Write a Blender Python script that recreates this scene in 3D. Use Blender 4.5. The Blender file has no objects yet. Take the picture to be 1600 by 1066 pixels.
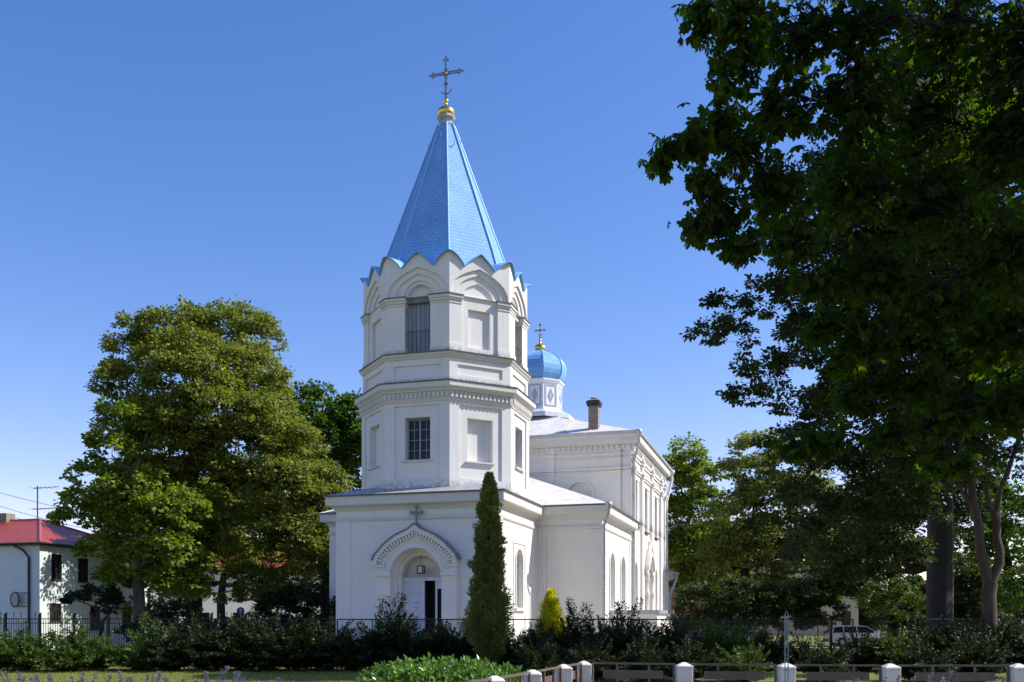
import bpy, bmesh, math, random
import numpy as np
from mathutils import Vector, Matrix
from mathutils.geometry import tessellate_polygon

R = math.radians
C = bpy.context.scene.collection
sc = bpy.context.scene

# ------------------------------------------------------------------ camera, sky, sun, exposure
EYE = 2.0
F = 1490.0
cam = bpy.data.cameras.new('camera')
camo = bpy.data.objects.new('camera', cam)
C.objects.link(camo)
camo.location = (0, 0, EYE)
camo.rotation_euler = (R(90), 0, 0)
cam.sensor_width = 36
cam.lens = 36 * F / 1600
cam.shift_y = (966 - 533) / 1600
cam.clip_end = 3000
sc.camera = camo

SUN_AZ = 86.0      # clockwise from +Y
SUN_EL = 43.0
w = bpy.data.worlds.new('World')
sc.world = w
w.use_nodes = True
nt = w.node_tree
bg = nt.nodes['Background']
sky = nt.nodes.new('ShaderNodeTexSky')
sky.sky_type = 'NISHITA'
sky.sun_disc = False
sky.sun_elevation = R(SUN_EL)
sky.sun_rotation = R(SUN_AZ)
sky.altitude = 0
sky.air_density = 1.0
sky.dust_density = 0.3
sky.ozone_density = 3.0
hs = nt.nodes.new('ShaderNodeHueSaturation')
hs.inputs['Saturation'].default_value = 1.28
nt.links.new(sky.outputs[0], hs.inputs['Color'])
wb = nt.nodes.new('ShaderNodeMix')
wb.data_type = 'RGBA'
wb.blend_type = 'MULTIPLY'
wb.inputs[0].default_value = 1
wb.inputs[7].default_value = (1.66, 1.15, 1.25, 1)
nt.links.new(hs.outputs[0], wb.inputs[6])
nt.links.new(wb.outputs[2], bg.inputs[0])
bg.inputs[1].default_value = 0.12
sl = bpy.data.lights.new('sun', 'SUN')
sl.energy = 5.0
sl.angle = R(0.5)
sl.color = (1.0, 0.95, 0.87)
so = bpy.data.objects.new('sun', sl)
C.objects.link(so)
sd = Vector((math.sin(R(SUN_AZ)) * math.cos(R(SUN_EL)), math.cos(R(SUN_AZ)) * math.cos(R(SUN_EL)), math.sin(R(SUN_EL))))
so.rotation_euler = sd.to_track_quat('Z', 'Y').to_euler()
so.location = (30, 10, 60)
sc.view_settings.view_transform = 'Standard'
sc.view_settings.look = 'None'
sc.view_settings.exposure = 0.44
sc.view_settings.gamma = 1.0
sc.cycles.max_bounces = 7
sc.cycles.transparent_max_bounces = 12


# ------------------------------------------------------------------ materials
def newmat(name):
    m = bpy.data.materials.new(name)
    m.use_nodes = True
    return m, m.node_tree, m.node_tree.nodes['Principled BSDF']


def ramp(nt, fac, stops):
    r = nt.nodes.new('ShaderNodeValToRGB')
    el = r.color_ramp.elements
    while len(el) < len(stops):
        el.new(0.5)
    for e, (p, c) in zip(el, stops):
        e.position = p
        e.color = (c[0], c[1], c[2], 1)
    nt.links.new(fac, r.inputs[0])
    return r.outputs[0]


def noise(nt, scale, detail=4, rough=0.6, coord='Object', stretch=None):
    tc = nt.nodes.new('ShaderNodeTexCoord')
    n = nt.nodes.new('ShaderNodeTexNoise')
    n.inputs['Scale'].default_value = scale
    n.inputs['Detail'].default_value = detail
    n.inputs['Roughness'].default_value = rough
    src = tc.outputs[coord]
    if stretch:
        mp = nt.nodes.new('ShaderNodeMapping')
        mp.inputs['Scale'].default_value = stretch
        nt.links.new(src, mp.inputs[0])
        src = mp.outputs[0]
    nt.links.new(src, n.inputs['Vector'])
    return n.outputs[0]


def bump(nt, b, h, strength, dist=0.02):
    bp = nt.nodes.new('ShaderNodeBump')
    bp.inputs['Strength'].default_value = strength
    bp.inputs['Distance'].default_value = dist
    nt.links.new(h, bp.inputs['Height'])
    nt.links.new(bp.outputs[0], b.inputs['Normal'])


def mix(nt, fac, a, b, mode='MIX'):
    m = nt.nodes.new('ShaderNodeMix')
    m.data_type = 'RGBA'
    m.blend_type = mode
    for k, v in ((0, fac), (6, a), (7, b)):
        if isinstance(v, (int, float)):
            m.inputs[k].default_value = v
        elif isinstance(v, tuple):
            m.inputs[k].default_value = (v[0], v[1], v[2], 1)
        else:
            nt.links.new(v, m.inputs[k])
    return m.outputs[2]


def mat_simple(name, col, rough=0.6, metal=0.0, var=0.15, scale=6, bmp=0.0, spec=0.5):
    m, nt, b = newmat(name)
    n = noise(nt, scale)
    c = ramp(nt, n, [(0.3, tuple(x * (1 - var) for x in col)), (0.7, tuple(min(1, x * (1 + var)) for x in col))])
    nt.links.new(c, b.inputs['Base Color'])
    b.inputs['Roughness'].default_value = rough
    b.inputs['Metallic'].default_value = metal
    b.inputs['Specular IOR Level'].default_value = spec
    if bmp:
        bump(nt, b, noise(nt, scale * 6), bmp)
    return m


def mat_plaster(name, col, stain=None):
    """lime-washed plaster: faint mottling, vertical rain streaks, optional mildew belt between two heights"""
    m, nt, b = newmat(name)
    base = ramp(nt, noise(nt, 1.3, 5), [(0.3, tuple(x * 0.93 for x in col)), (0.65, col)])
    streak = ramp(nt, noise(nt, 2.2, 6, 0.7, stretch=(2.6, 2.6, 0.22)), [(0.28, (0.88, 0.87, 0.85)), (0.45, (1, 1, 1))])
    c = mix(nt, 0.75, base, streak, 'MULTIPLY')
    if stain:
        tc = nt.nodes.new('ShaderNodeTexCoord')
        sx = nt.nodes.new('ShaderNodeSeparateXYZ')
        nt.links.new(tc.outputs['Object'], sx.inputs[0])
        for z0, z1 in stain:
            mr = nt.nodes.new('ShaderNodeMapRange')
            mr.inputs[1].default_value = z0
            mr.inputs[2].default_value = z1
            mr.inputs[3].default_value = 1
            mr.inputs[4].default_value = 0
            nt.links.new(sx.outputs[2], mr.inputs[0])
            lt = nt.nodes.new('ShaderNodeMath')
            lt.operation = 'GREATER_THAN'
            nt.links.new(sx.outputs[2], lt.inputs[0])
            lt.inputs[1].default_value = z0 - 0.03
            mu = nt.nodes.new('ShaderNodeMath')
            mu.operation = 'MULTIPLY'
            nt.links.new(mr.outputs[0], mu.inputs[0])
            nt.links.new(lt.outputs[0], mu.inputs[1])
            sp = ramp(nt, noise(nt, 9, 6, 0.75), [(0.42, (0, 0, 0)), (0.56, (1, 1, 1))])
            f = nt.nodes.new('ShaderNodeMath')
            f.operation = 'MULTIPLY'
            nt.links.new(mu.outputs[0], f.inputs[0])
            nt.links.new(sp, f.inputs[1])
            c = mix(nt, f.outputs[0], c, (0.22, 0.22, 0.19))
    nt.links.new(c, b.inputs['Base Color'])
    b.inputs['Roughness'].default_value = 0.85
    b.inputs['Specular IOR Level'].default_value = 0.2
    bump(nt, b, noise(nt, 20, 5, 0.7), 0.12, 0.01)
    return m


def mat_leaf(name, cols, trans=0.35, rough=0.55, tcol=None, gloss=0.35):
    m, nt, b = newmat(name)
    g = nt.nodes.new('ShaderNodeNewGeometry')
    c = ramp(nt, g.outputs['Random Per Island'], [(i / (len(cols) - 1), k) for i, k in enumerate(cols)])
    big = ramp(nt, noise(nt, 0.35, 2), [(0.35, (0.78, 0.82, 0.8)), (0.65, (1.15, 1.1, 1.0))])
    c = mix(nt, 1.0, c, big, 'MULTIPLY')
    nt.links.new(c, b.inputs['Base Color'])
    b.inputs['Roughness'].default_value = rough
    b.inputs['Specular IOR Level'].default_value = gloss
    tr = nt.nodes.new('ShaderNodeBsdfTranslucent')
    tc = mix(nt, 1.0, c, tcol or (1.5, 1.7, 0.5), 'MULTIPLY')
    nt.links.new(tc, tr.inputs[0])
    ms = nt.nodes.new('ShaderNodeMixShader')
    ms.inputs[0].default_value = trans
    out = nt.nodes['Material Output']
    nt.links.new(b.outputs[0], ms.inputs[1])
    nt.links.new(tr.outputs[0], ms.inputs[2])
    nt.links.new(ms.outputs[0], out.inputs[0])
    return m


def mat_tiles(name, col, mortar, bw, rh, off=0.5, bmp=0.5, rough=0.45, msize=0.02, mdist=0.01, coord='UV', spec=0.5, var=0.12):
    m, nt, b = newmat(name)
    tc = nt.nodes.new('ShaderNodeTexCoord')
    br = nt.nodes.new('ShaderNodeTexBrick')
    br.offset = off
    br.inputs['Color1'].default_value = (*[x * (1 - var) for x in col], 1)
    br.inputs['Color2'].default_value = (*[min(1, x * (1 + var)) for x in col], 1)
    br.inputs['Mortar'].default_value = (*mortar, 1)
    br.inputs['Scale'].default_value = 1
    br.inputs['Mortar Size'].default_value = msize
    br.inputs['Mortar Smooth'].default_value = 0.3
    br.inputs['Brick Width'].default_value = bw
    br.inputs['Row Height'].default_value = rh
    nt.links.new(tc.outputs[coord], br.inputs['Vector'])
    wea = ramp(nt, noise(nt, 1.5, 6, .7, stretch=(1.4, 1.4, .5)), [(0.3, (0.80, 0.83, 0.88)), (0.7, (1.12, 1.08, 1.05))])
    nt.links.new(mix(nt, 1.0, br.outputs[0], wea, 'MULTIPLY'), b.inputs['Base Color'])
    b.inputs['Roughness'].default_value = rough
    b.inputs['Specular IOR Level'].default_value = spec
    inv = nt.nodes.new('ShaderNodeMath')
    inv.operation = 'SUBTRACT'
    inv.inputs[0].default_value = 1
    nt.links.new(br.outputs[1], inv.inputs[1])
    bump(nt, b, inv.outputs[0], bmp, mdist)
    return m


def mat_bark(name, col):
    m, nt, b = newmat(name)
    n = noise(nt, 3.0, 8, 0.75, stretch=(3, 3, 0.5))
    c = ramp(nt, n, [(0.3, tuple(x * 0.45 for x in col)), (0.7, tuple(x * 1.4 for x in col))])
    nt.links.new(c, b.inputs['Base Color'])
    b.inputs['Roughness'].default_value = 0.9
    bump(nt, b, n, 0.9, 0.05)
    return m


def mat_glass(name):
    m, nt, b = newmat(name)
    c = ramp(nt, noise(nt, 1.2, 2), [(0.3, (0.006, 0.007, 0.008)), (0.7, (0.02, 0.022, 0.024))])
    nt.links.new(c, b.inputs['Base Color'])
    b.inputs['Roughness'].default_value = 0.08
    b.inputs['Specular IOR Level'].default_value = 0.25
    bump(nt, b, noise(nt, 3.0, 2), 0.05, 0.02)
    return m


PLAST = mat_plaster('white_plaster', (0.72, 0.715, 0.69))
PLAST_T = mat_plaster('white_plaster_mildew', (0.72, 0.715, 0.69), stain=[(5.58, 6.0), (9.84, 10.02), (8.96, 9.08)])
PLAST_N = mat_plaster('cream_plaster', (0.76, 0.74, 0.69), stain=[(5.5, 5.8)])
TRIM = mat_plaster('cornice_plaster', (0.66, 0.645, 0.60))
FLASH = mat_simple('grey_flashing', (0.11, 0.112, 0.115), 0.55, 0.3, 0.35, 8)
BLUE = mat_tiles('blue_shingle', (0.18, 0.40, 0.73), (0.11, 0.28, 0.56), 0.22, 0.125, bmp=0.8, msize=0.007, mdist=0.012, rough=0.62, var=0.05, spec=0.3)
BLUEP = mat_simple('blue_painted_metal', (0.21, 0.44, 0.76), 0.4, 0, 0.08, 5)
ROOFW = mat_tiles('pale_metal_roof', (0.66, 0.64, 0.60), (0.5, 0.49, 0.46), 2.4, 0.62, bmp=0.4, msize=0.02, spec=0.2, rough=0.8, var=0.03)
ROOFD = mat_tiles('grey_metal_roof', (0.33, 0.35, 0.37), (0.2, 0.21, 0.23), 1.0, 0.6, bmp=0.5, msize=0.02, rough=0.5, var=0.05)
GOLD = mat_simple('gilded_metal', (0.85, 0.56, 0.13), 0.3, 1.0, 0.2, 6)
IRONX = mat_simple('cross_iron', (0.17, 0.12, 0.06), 0.5, 0.6, 0.4, 20)
STONEX = mat_simple('grey_stone_cross', (0.20, 0.22, 0.24), 0.7, 0.1, 0.2, 10)
GLASS = mat_glass('window_glass')
GLASSL = mat_simple('pale_glazing', (0.42, 0.45, 0.46), 0.15, 0, 0.25, 3)
WFRAME = mat_simple('grey_window_paint', (0.27, 0.30, 0.34), 0.5, 0, 0.12, 8)
WWHITE = mat_simple('white_window_paint', (0.68, 0.69, 0.69), 0.5, 0, 0.08, 8)
SHUT = mat_tiles('weathered_grey_planks', (0.29, 0.35, 0.42), (0.05, 0.06, 0.07), 0.145, 3.0, off=0, bmp=0.8, msize=0.008, rough=0.8, var=0.22)
LINTEL = mat_simple('grey_lintel', (0.17, 0.19, 0.21), 0.7, 0, 0.25, 8)
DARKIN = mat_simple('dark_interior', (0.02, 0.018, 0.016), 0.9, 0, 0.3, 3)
DOORP = mat_simple('pale_blue_door_paint', (0.60, 0.65, 0.72), 0.55, 0, 0.1, 6, 0.1)
PIPE = mat_simple('zinc_pipe', (0.44, 0.45, 0.46), 0.45, 0.4, 0.15, 8)
PIPEW = mat_simple('white_pipe', (0.72, 0.72, 0.70), 0.5, 0.0, 0.1, 8)
BRICKG = mat_tiles('beige_brick', (0.25, 0.21, 0.165), (0.28, 0.25, 0.21), 0.2, 0.07, bmp=0.6, msize=0.01, rough=0.9, var=0.3)
SOOT = mat_simple('sooty_cap', (0.05, 0.045, 0.04), 0.9, 0, 0.4, 12, 0.4)
BLACKM = mat_simple('black_iron_paint', (0.012, 0.012, 0.013), 0.5, 0.2, 0.3, 20)
WIRE = mat_simple('galvanised_wire', (0.07, 0.07, 0.07), 0.5, 0.5, 0.2, 20)
CONC = mat_plaster('white_concrete', (0.74, 0.71, 0.68), stain=[(0.0, 0.75)])
BROWN = mat_simple('brown_fence_paint', (0.125, 0.085, 0.07), 0.5, 0, 0.2, 6, 0.1)
LINDEN = mat_leaf('linden_leaf', [(0.081, 0.115, 0.019), (0.140, 0.174, 0.031), (0.212, 0.234, 0.049), (0.306, 0.306, 0.093)], 0.3)
MAPLE = mat_leaf('maple_leaf', [(0.084, 0.136, 0.017), (0.143, 0.202, 0.024), (0.202, 0.261, 0.036), (0.285, 0.321, 0.060)], 0.35)
GREENM = mat_leaf('fresh_green_leaf', [(0.034, 0.086, 0.010), (0.061, 0.130, 0.013), (0.104, 0.173, 0.018)], 0.35)
MIDL = mat_leaf('shade_linden_leaf', [(0.029, 0.047, 0.012), (0.043, 0.068, 0.018), (0.065, 0.086, 0.025)], 0.28)  # darker copy of the linden leaf, canopy shade put into the colour
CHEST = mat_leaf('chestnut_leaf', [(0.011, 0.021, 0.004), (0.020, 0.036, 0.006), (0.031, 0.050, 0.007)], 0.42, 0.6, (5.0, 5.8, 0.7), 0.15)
YEW = mat_leaf('dark_conifer_needle', [(0.014, 0.026, 0.007), (0.024, 0.042, 0.010), (0.042, 0.066, 0.014)], 0.15, 0.55, None, 0.3)
YEWL = mat_leaf('fresh_conifer_needle', [(0.043, 0.076, 0.012), (0.076, 0.128, 0.019), (0.119, 0.170, 0.030)], 0.2, 0.55, None, 0.3)
THUJA = mat_leaf('thuja_spray', [(0.106, 0.141, 0.039), (0.183, 0.216, 0.055), (0.279, 0.301, 0.086)], 0.15, 0.6)
GOLDT = mat_leaf('golden_thuja_spray', [(0.416, 0.416, 0.019), (0.624, 0.585, 0.026), (0.806, 0.715, 0.052)], 0.3, 0.6)
PEONY = mat_leaf('peony_leaf', [(0.075, 0.167, 0.030), (0.136, 0.258, 0.046), (0.228, 0.365, 0.091)], 0.25, 0.32, None, 0.6)
HOSTA = mat_leaf('hosta_leaf', [(0.06, 0.13, 0.015), (0.12, 0.21, 0.02)], 0.3, 0.4)
PETAL = mat_leaf('lavender_petal', [(0.46, 0.34, 0.42), (0.64, 0.50, 0.57), (0.80, 0.68, 0.72)], 0.3, 0.6, (1, 1, 1), 0.2)
STEMM = mat_simple('flower_stem', (0.09, 0.11, 0.04), 0.7)
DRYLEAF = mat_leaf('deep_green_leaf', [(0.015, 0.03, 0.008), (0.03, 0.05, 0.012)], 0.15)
BARK = mat_bark('grey_bark', (0.10, 0.09, 0.075))
BARKD = mat_bark('dark_bark', (0.025, 0.023, 0.018))
BARKL = mat_bark('pale_bark', (0.075, 0.056, 0.038))
ASPH = mat_simple('asphalt', (0.09, 0.088, 0.085), 0.9, 0, 0.2, 2, 0.3)
PAVE = mat_simple('pale_paving', (0.44, 0.40, 0.33), 0.9, 0, 0.15, 2, 0.2)
HOUSEW = mat_plaster('house_render', (0.60, 0.66, 0.66))
HOUSEP = mat_plaster('warm_white_render', (0.80, 0.76, 0.72))
REDT = mat_tiles('red_tile', (0.40, 0.058, 0.026), (0.24, 0.04, 0.02), 0.3, 0.34, off=0.0, bmp=0.9, msize=0.03, mdist=0.04, rough=0.4, var=0.07)
BRICKR = mat_tiles('orange_brick', (0.36, 0.13, 0.07), (0.26, 0.2, 0.16), 0.25, 0.08, bmp=0.5, msize=0.012, rough=0.9, var=0.2)
BEIGE = mat_plaster('beige_render', (0.55, 0.46, 0.32))
TRIMD = mat_simple('dark_brown_trim', (0.035, 0.03, 0.03), 0.5)
SIGNB = mat_simple('sign_blue', (0.02, 0.07, 0.30), 0.4)
SIGNR = mat_simple('sign_red', (0.45, 0.02, 0.03), 0.4)
SIGNW = mat_simple('sign_white', (0.75, 0.76, 0.78), 0.4, 0, 0.03)
BLUES = mat_simple('blue_grey_steel', (0.17, 0.25, 0.33), 0.4, 0.3)
RUBBER = mat_simple('tyre_rubber', (0.02, 0.02, 0.02), 0.8)
CARS = mat_simple('silver_car_paint', (0.50, 0.52, 0.55), 0.3, 0.4, 0.03)
CARB = mat_simple('blue_car_paint', (0.03, 0.10, 0.32), 0.3, 0.1, 0.03)
CARW = mat_simple('white_car_paint', (0.72, 0.74, 0.76), 0.3, 0.0, 0.03)
LAMPR = mat_simple('red_lamp', (0.5, 0.02, 0.02), 0.2)
LAMPW = mat_simple('clear_lamp', (0.6, 0.62, 0.65), 0.1)
FEATHER = mat_simple('white_feather', (0.78, 0.77, 0.75), 0.8, 0, 0.05)
FEATHG = mat_simple('grey_feather', (0.36, 0.37, 0.39), 0.8, 0, 0.1)
POSTER = mat_simple('poster_paper', (0.66, 0.66, 0.78), 0.7, 0, 0.05)
POSTI = mat_simple('poster_violet_ink', (0.30, 0.24, 0.55), 0.7, 0, 0.1)


# ------------------------------------------------------------------ mesh helpers
class MB:
    def __init__(s):
        s.v = []
        s.f = []
        s.uv = {}
        s.sm = set()

    def add(s, pts, faces, uvs=None, smooth=False):
        o = len(s.v)
        s.v += [tuple(p) for p in pts]
        for i, f in enumerate(faces):
            if smooth:
                s.sm.add(len(s.f))
            if uvs:
                s.uv[len(s.f)] = uvs[i]
            s.f.append(tuple(o + k for k in f))

    def hexa(s, p):      # 8 points: bottom 4, top 4
        s.add(p, [(3, 2, 1, 0), (4, 5, 6, 7), (0, 1, 5, 4), (1, 2, 6, 5), (2, 3, 7, 6), (3, 0, 4, 7)])

    def box(s, x0, x1, y0, y1, z0, z1):
        s.hexa([(x0, y0, z0), (x1, y0, z0), (x1, y1, z0), (x0, y1, z0), (x0, y0, z1), (x1, y0, z1), (x1, y1, z1), (x0, y1, z1)])

    def fbox(s, fr, s0, s1, z0, z1, d0, d1):
        s.hexa([fr(s0, z0, d0), fr(s1, z0, d0), fr(s1, z0, d1), fr(s0, z0, d1), fr(s0, z1, d0), fr(s1, z1, d0), fr(s1, z1, d1), fr(s0, z1, d1)])

    def prism(s, plan, z0, z1):
        n = len(plan)
        pts = [(x, y, z0) for x, y in plan] + [(x, y, z1) for x, y in plan]
        s.add(pts, [tuple(range(n))[::-1], tuple(range(n, 2 * n))] + [(i, (i + 1) % n, n + (i + 1) % n, n + i) for i in range(n)])

    def tube(s, path, rad, n=6, smooth=True, caps=True):
        path = [Vector(p) for p in path]
        if not hasattr(rad, '__len__'):
            rad = [rad] * len(path)
        up = Vector((0, 0, 1))
        rings = []
        side = None
        for i, p in enumerate(path):
            a = path[max(0, i - 1)]
            b = path[min(len(path) - 1, i + 1)]
            t = (b - a)
            t = t.normalized() if t.length > 1e-9 else up
            if side is None:
                side = t.cross(up if abs(t.z) < 0.9 else Vector((1, 0, 0))).normalized()
            else:
                side = (side - t * side.dot(t))
                side = side.normalized() if side.length > 1e-6 else t.orthogonal().normalized()
            o = t.cross(side)
            rings.append([p + (side * math.cos(2 * math.pi * k / n) + o * math.sin(2 * math.pi * k / n)) * rad[i] for k in range(n)])
        pts = [q for r in rings for q in r]
        fs = []
        for i in range(len(path) - 1):
            for k in range(n):
                fs.append((i * n + k, i * n + (k + 1) % n, (i + 1) * n + (k + 1) % n, (i + 1) * n + k))
        s.add(pts, fs, smooth=smooth)
        if caps:
            s.add(rings[0], [tuple(range(n))])
            s.add(rings[-1], [tuple(range(n))])

    def lathe(s, c, prof, n=24, ph=0.0, smooth=True, uvs=False):
        """prof: list of (radius, z)"""
        pts = []
        for r, z in prof:
            for k in range(n):
                a = ph + 2 * math.pi * k / n
                pts.append((c[0] + r * math.cos(a), c[1] + r * math.sin(a), c[2] + z))
        fs = []
        uv = []
        L = 0
        for i in range(len(prof) - 1):
            dl = math.hypot(prof[i + 1][0] - prof[i][0], prof[i + 1][1] - prof[i][1])
            for k in range(n):
                fs.append((i * n + k, i * n + (k + 1) % n, (i + 1) * n + (k + 1) % n, (i + 1) * n + k))
                w0 = prof[i][0] * math.sin(math.pi / n)
                w1 = prof[i + 1][0] * math.sin(math.pi / n)
                o = k * 7.13
                uv.append(((o - w0, L), (o + w0, L), (o + w1, L + dl), (o - w1, L + dl)))
            L += dl
        s.add(pts, fs, uv if uvs else None, smooth=smooth)

    def ring(s, plan, prof):
        """closed profile of (outward offset, z) swept round a closed convex counter-clockwise plan"""
        n = len(plan)
        P = [Vector((x, y)) for x, y in plan]
        dirs = []
        for i in range(n):
            e0 = (P[i] - P[i - 1]).normalized()
            e1 = (P[(i + 1) % n] - P[i]).normalized()
            n0 = Vector((e0.y, -e0.x))
            n1 = Vector((e1.y, -e1.x))
            b = n0 + n1
            dirs.append(b / (b.dot(n0)))
        m = len(prof)
        pts = []
        for i in range(n):
            for o, z in prof:
                q = P[i] + dirs[i] * o
                pts.append((q.x, q.y, z))
        fs = []
        for i in range(n):
            j = (i + 1) % n
            for k in range(m):
                l = (k + 1) % m
                fs.append((i * m + k, j * m + k, j * m + l, i * m + l))
        s.add(pts, fs)

    def fill(s, fr, outer, holes, d):
        loops = [[Vector((p[0], p[1], 0)) for p in outer]] + [[Vector((p[0], p[1], 0)) for p in h] for h in holes]
        flat = [p for l in loops for p in l]
        tris = tessellate_polygon(loops)
        s.add([fr(p.x, p.y, d) for p in flat], [tuple(t) for t in tris], [tuple((flat[i].x, flat[i].y) for i in t) for t in tris])

    def reveal(s, fr, loop, d0, d1):
        n = len(loop)
        s.add([fr(p[0], p[1], d0) for p in loop] + [fr(p[0], p[1], d1) for p in loop],
              [(i, (i + 1) % n, n + (i + 1) % n, n + i) for i in range(n)])

    def band(s, fr, outer, inner, d0, d1):
        """raised band between two open paths of equal length"""
        n = len(outer)
        for i in range(n - 1):
            a, b, c, e = outer[i], outer[i + 1], inner[i + 1], inner[i]
            s.hexa([fr(a[0], a[1], d0), fr(b[0], b[1], d0), fr(c[0], c[1], d0), fr(e[0], e[1], d0),
                    fr(a[0], a[1], d1), fr(b[0], b[1], d1), fr(c[0], c[1], d1), fr(e[0], e[1], d1)])

    def build(s, name, mat, parent=None, clean=True, kind=None):
        me = bpy.data.meshes.new(name)
        me.from_pydata(s.v, [], s.f)
        if s.uv:
            ul = me.uv_layers.new(name='UVMap')
            for pi, uvs in s.uv.items():
                p = me.polygons[pi]
                for k, li in enumerate(p.loop_indices):
                    ul.data[li].uv = uvs[k]
        if s.sm:
            for i in s.sm:
                me.polygons[i].use_smooth = True
        me.materials.append(mat)
        if clean:
            bm = bmesh.new()
            bm.from_mesh(me)
            bmesh.ops.recalc_face_normals(bm, faces=bm.faces)
            bm.to_mesh(me)
            bm.free()
        o = bpy.data.objects.new(name, me)
        C.objects.link(o)
        if parent:
            o.parent = parent
        if kind:
            o['kind'] = kind
        return o


def Fr(ox, oy, deg):
    """facade frame: s runs to the right as one faces the facade, d outwards"""
    a = R(deg)
    nx, ny = math.cos(a), math.sin(a)
    tx, ty = -ny, nx
    return lambda s, z, d: (ox + tx * s + nx * d, oy + ty * s + ny * d, z)


def rect(s0, s1, z0, z1):
    return [(s0, z0), (s1, z0), (s1, z1), (s0, z1)]


def arch(c, h, z0, zs, n=14, k=1.0):
    """door-shaped loop: straight jambs to zs then a semicircle"""
    return [(c - h, z0), (c + h, z0)] + [(c + h * math.cos(math.pi * i / n), zs + k * h * math.sin(math.pi * i / n)) for i in range(n + 1)]


OG = [(1, 0), (.97, .1), (.89, .19), (.8, .29), (.71, .385), (.58, .485), (.45, .575), (.33, .63), (.23, .672), (.15, .71), (.10, .745), (.05, .785), (0, .83)]


def ogee_path(c, h, zs, za):
    k = (za - zs) / .83
    r = [(c + x * h, zs + y * k) for x, y in OG]
    return r + [(2 * c - x, z) for x, z in r[-2::-1]]


KO = [(1, 0), (.985, .16), (.93, .32), (.84, .47), (.71, .61), (.55, .73), (.38, .83), (.2, .91), (.08, .965), (0, 1.0)]


def keel_path(c, h, zs, za):
    r = [(c + x * h, zs + y * (za - zs)) for x, y in KO]
    return r + [(2 * c - x, z) for x, z in r[-2::-1]]


def keel(c, h, z0, zs, za):
    return [(c - h, z0), (c + h, z0)] + keel_path(c, h, zs, za)


def empty(name, loc=(0, 0, 0), rz=0.0, label=None, cat=None, group=None, scale=1.0):
    o = bpy.data.objects.new(name, None)
    C.objects.link(o)
    o.location = loc
    o.rotation_euler = (0, 0, rz)
    o.scale = (scale,) * 3
    o.empty_display_size = 0.3
    tag(o, label, cat, group)
    return o


def tag(o, label=None, cat=None, group=None, kind=None):
    if label:
        o['label'] = label
    if cat:
        o['category'] = cat
    if group:
        o['group'] = group
    if kind:
        o['kind'] = kind
    return o


def copy_thing(root, loc, rz, label, group=None, scale=None):
    r = root.copy()
    C.objects.link(r)
    r.location = loc
    r.rotation_euler = (0, 0, rz)
    if scale is not None:
        r.scale = scale if hasattr(scale, '__len__') else (scale,) * 3
    r['label'] = label
    if group:
        r['group'] = group
    for ch in list(root.children):
        c = ch.copy()
        C.objects.link(c)
        c.parent = r
        for g in list(ch.children):
            d = g.copy()
            C.objects.link(d)
            d.parent = c
    return r


def at(px, D):
    return (px - 800) / F * D


def zp(py, D):
    return EYE + (966 - py) / F * D


# ------------------------------------------------------------------ ground
def gz(x, y):
    """gentle bank that rises towards the viewer"""
    t = min(1, max(0, (19 - y) / 6))
    return 0.42 * t * t * (3 - 2 * t)


def ground():
    xs = [-1500, -400, -120] + list(range(-60, 62, 3)) + [120, 400, 1500]
    ys = [-1500, -300, -60, -20, -5, 0, 4, 8, 10, 12] + [13 + 0.5 * i for i in range(14)] + [22, 26, 32, 38, 50, 70, 100, 160, 400, 1500]
    v = [(x, y, gz(x, y)) for y in ys for x in xs]
    n = len(xs)
    f = [(j * n + i, j * n + i + 1, (j + 1) * n + i + 1, (j + 1) * n + i) for j in range(len(ys) - 1) for i in range(n - 1)]
    m = MB()
    m.add(v, f, smooth=True)
    mt, nt, b = newmat('lawn')
    a = ramp(nt, noise(nt, 0.6, 6, 0.7, 'Object'), [(0.3, (0.08, 0.11, 0.02)), (0.5, (0.16, 0.18, 0.035)), (0.72, (0.27, 0.25, 0.07))])
    fine = ramp(nt, noise(nt, 22, 4, 0.7, 'Object'), [(0.3, (0.6, 0.62, 0.5)), (0.7, (1.2, 1.15, 1.0))])
    nt.links.new(mix(nt, 1.0, a, fine, 'MULTIPLY'), b.inputs['Base Color'])
    b.inputs['Roughness'].default_value = 0.95
    bump(nt, b, noise(nt, 40, 4, 0.7), 0.8, 0.05)
    m.build('ground', mt, kind='structure', clean=False)


ground()

A = R(16.44)
K = 45.0 / 32.0
e1 = Vector((math.cos(A), -math.sin(A)))
d1 = Vector((math.sin(A), math.cos(A)))
CX, CY = -2.205 * K, 31.923 * K


def UV(u, v):
    """church plan coordinates (32 m units) to world"""
    p = Vector((CX, CY)) + (e1 * u + d1 * v) * K
    return p.x, p.y


def strip(name, pts, z, mat):
    m = MB()
    m.add([(x, y, z) for x, y in pts], [tuple(range(len(pts)))])
    return m.build(name, mat, kind='structure')


strip('path', [UV(-9, -5.5), UV(9, -5.5), UV(9, 30), UV(-9, 30)], 0.008, PAVE)
# streets: one beyond the park on the right, one beyond the fence on the left
strip('road', [(14, 62.5), (90, 60), (90, 67), (14, 69.5)], 0.010, ASPH)
mk = MB()
mk.hexa([(14, 60.7, 0), (90, 58.2, 0), (90, 60, 0), (14, 62.5, 0), (14, 60.7, 0.12), (90, 58.2, 0.12), (90, 60, 0.12), (14, 62.5, 0.12)])
mk.build('pavement', PAVE, kind='structure')
strip('side_road', [(-60, 53.5), (-7, 49), (-7, 52), (-60, 56.5)], 0.012, PAVE)

# ------------------------------------------------------------------ church
church = empty('church', (CX, CY, EYE - 1.65 * K), -A, 'white Orthodox church with a blue-spired octagonal bell tower and a blue onion dome', 'church', scale=K)


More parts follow.
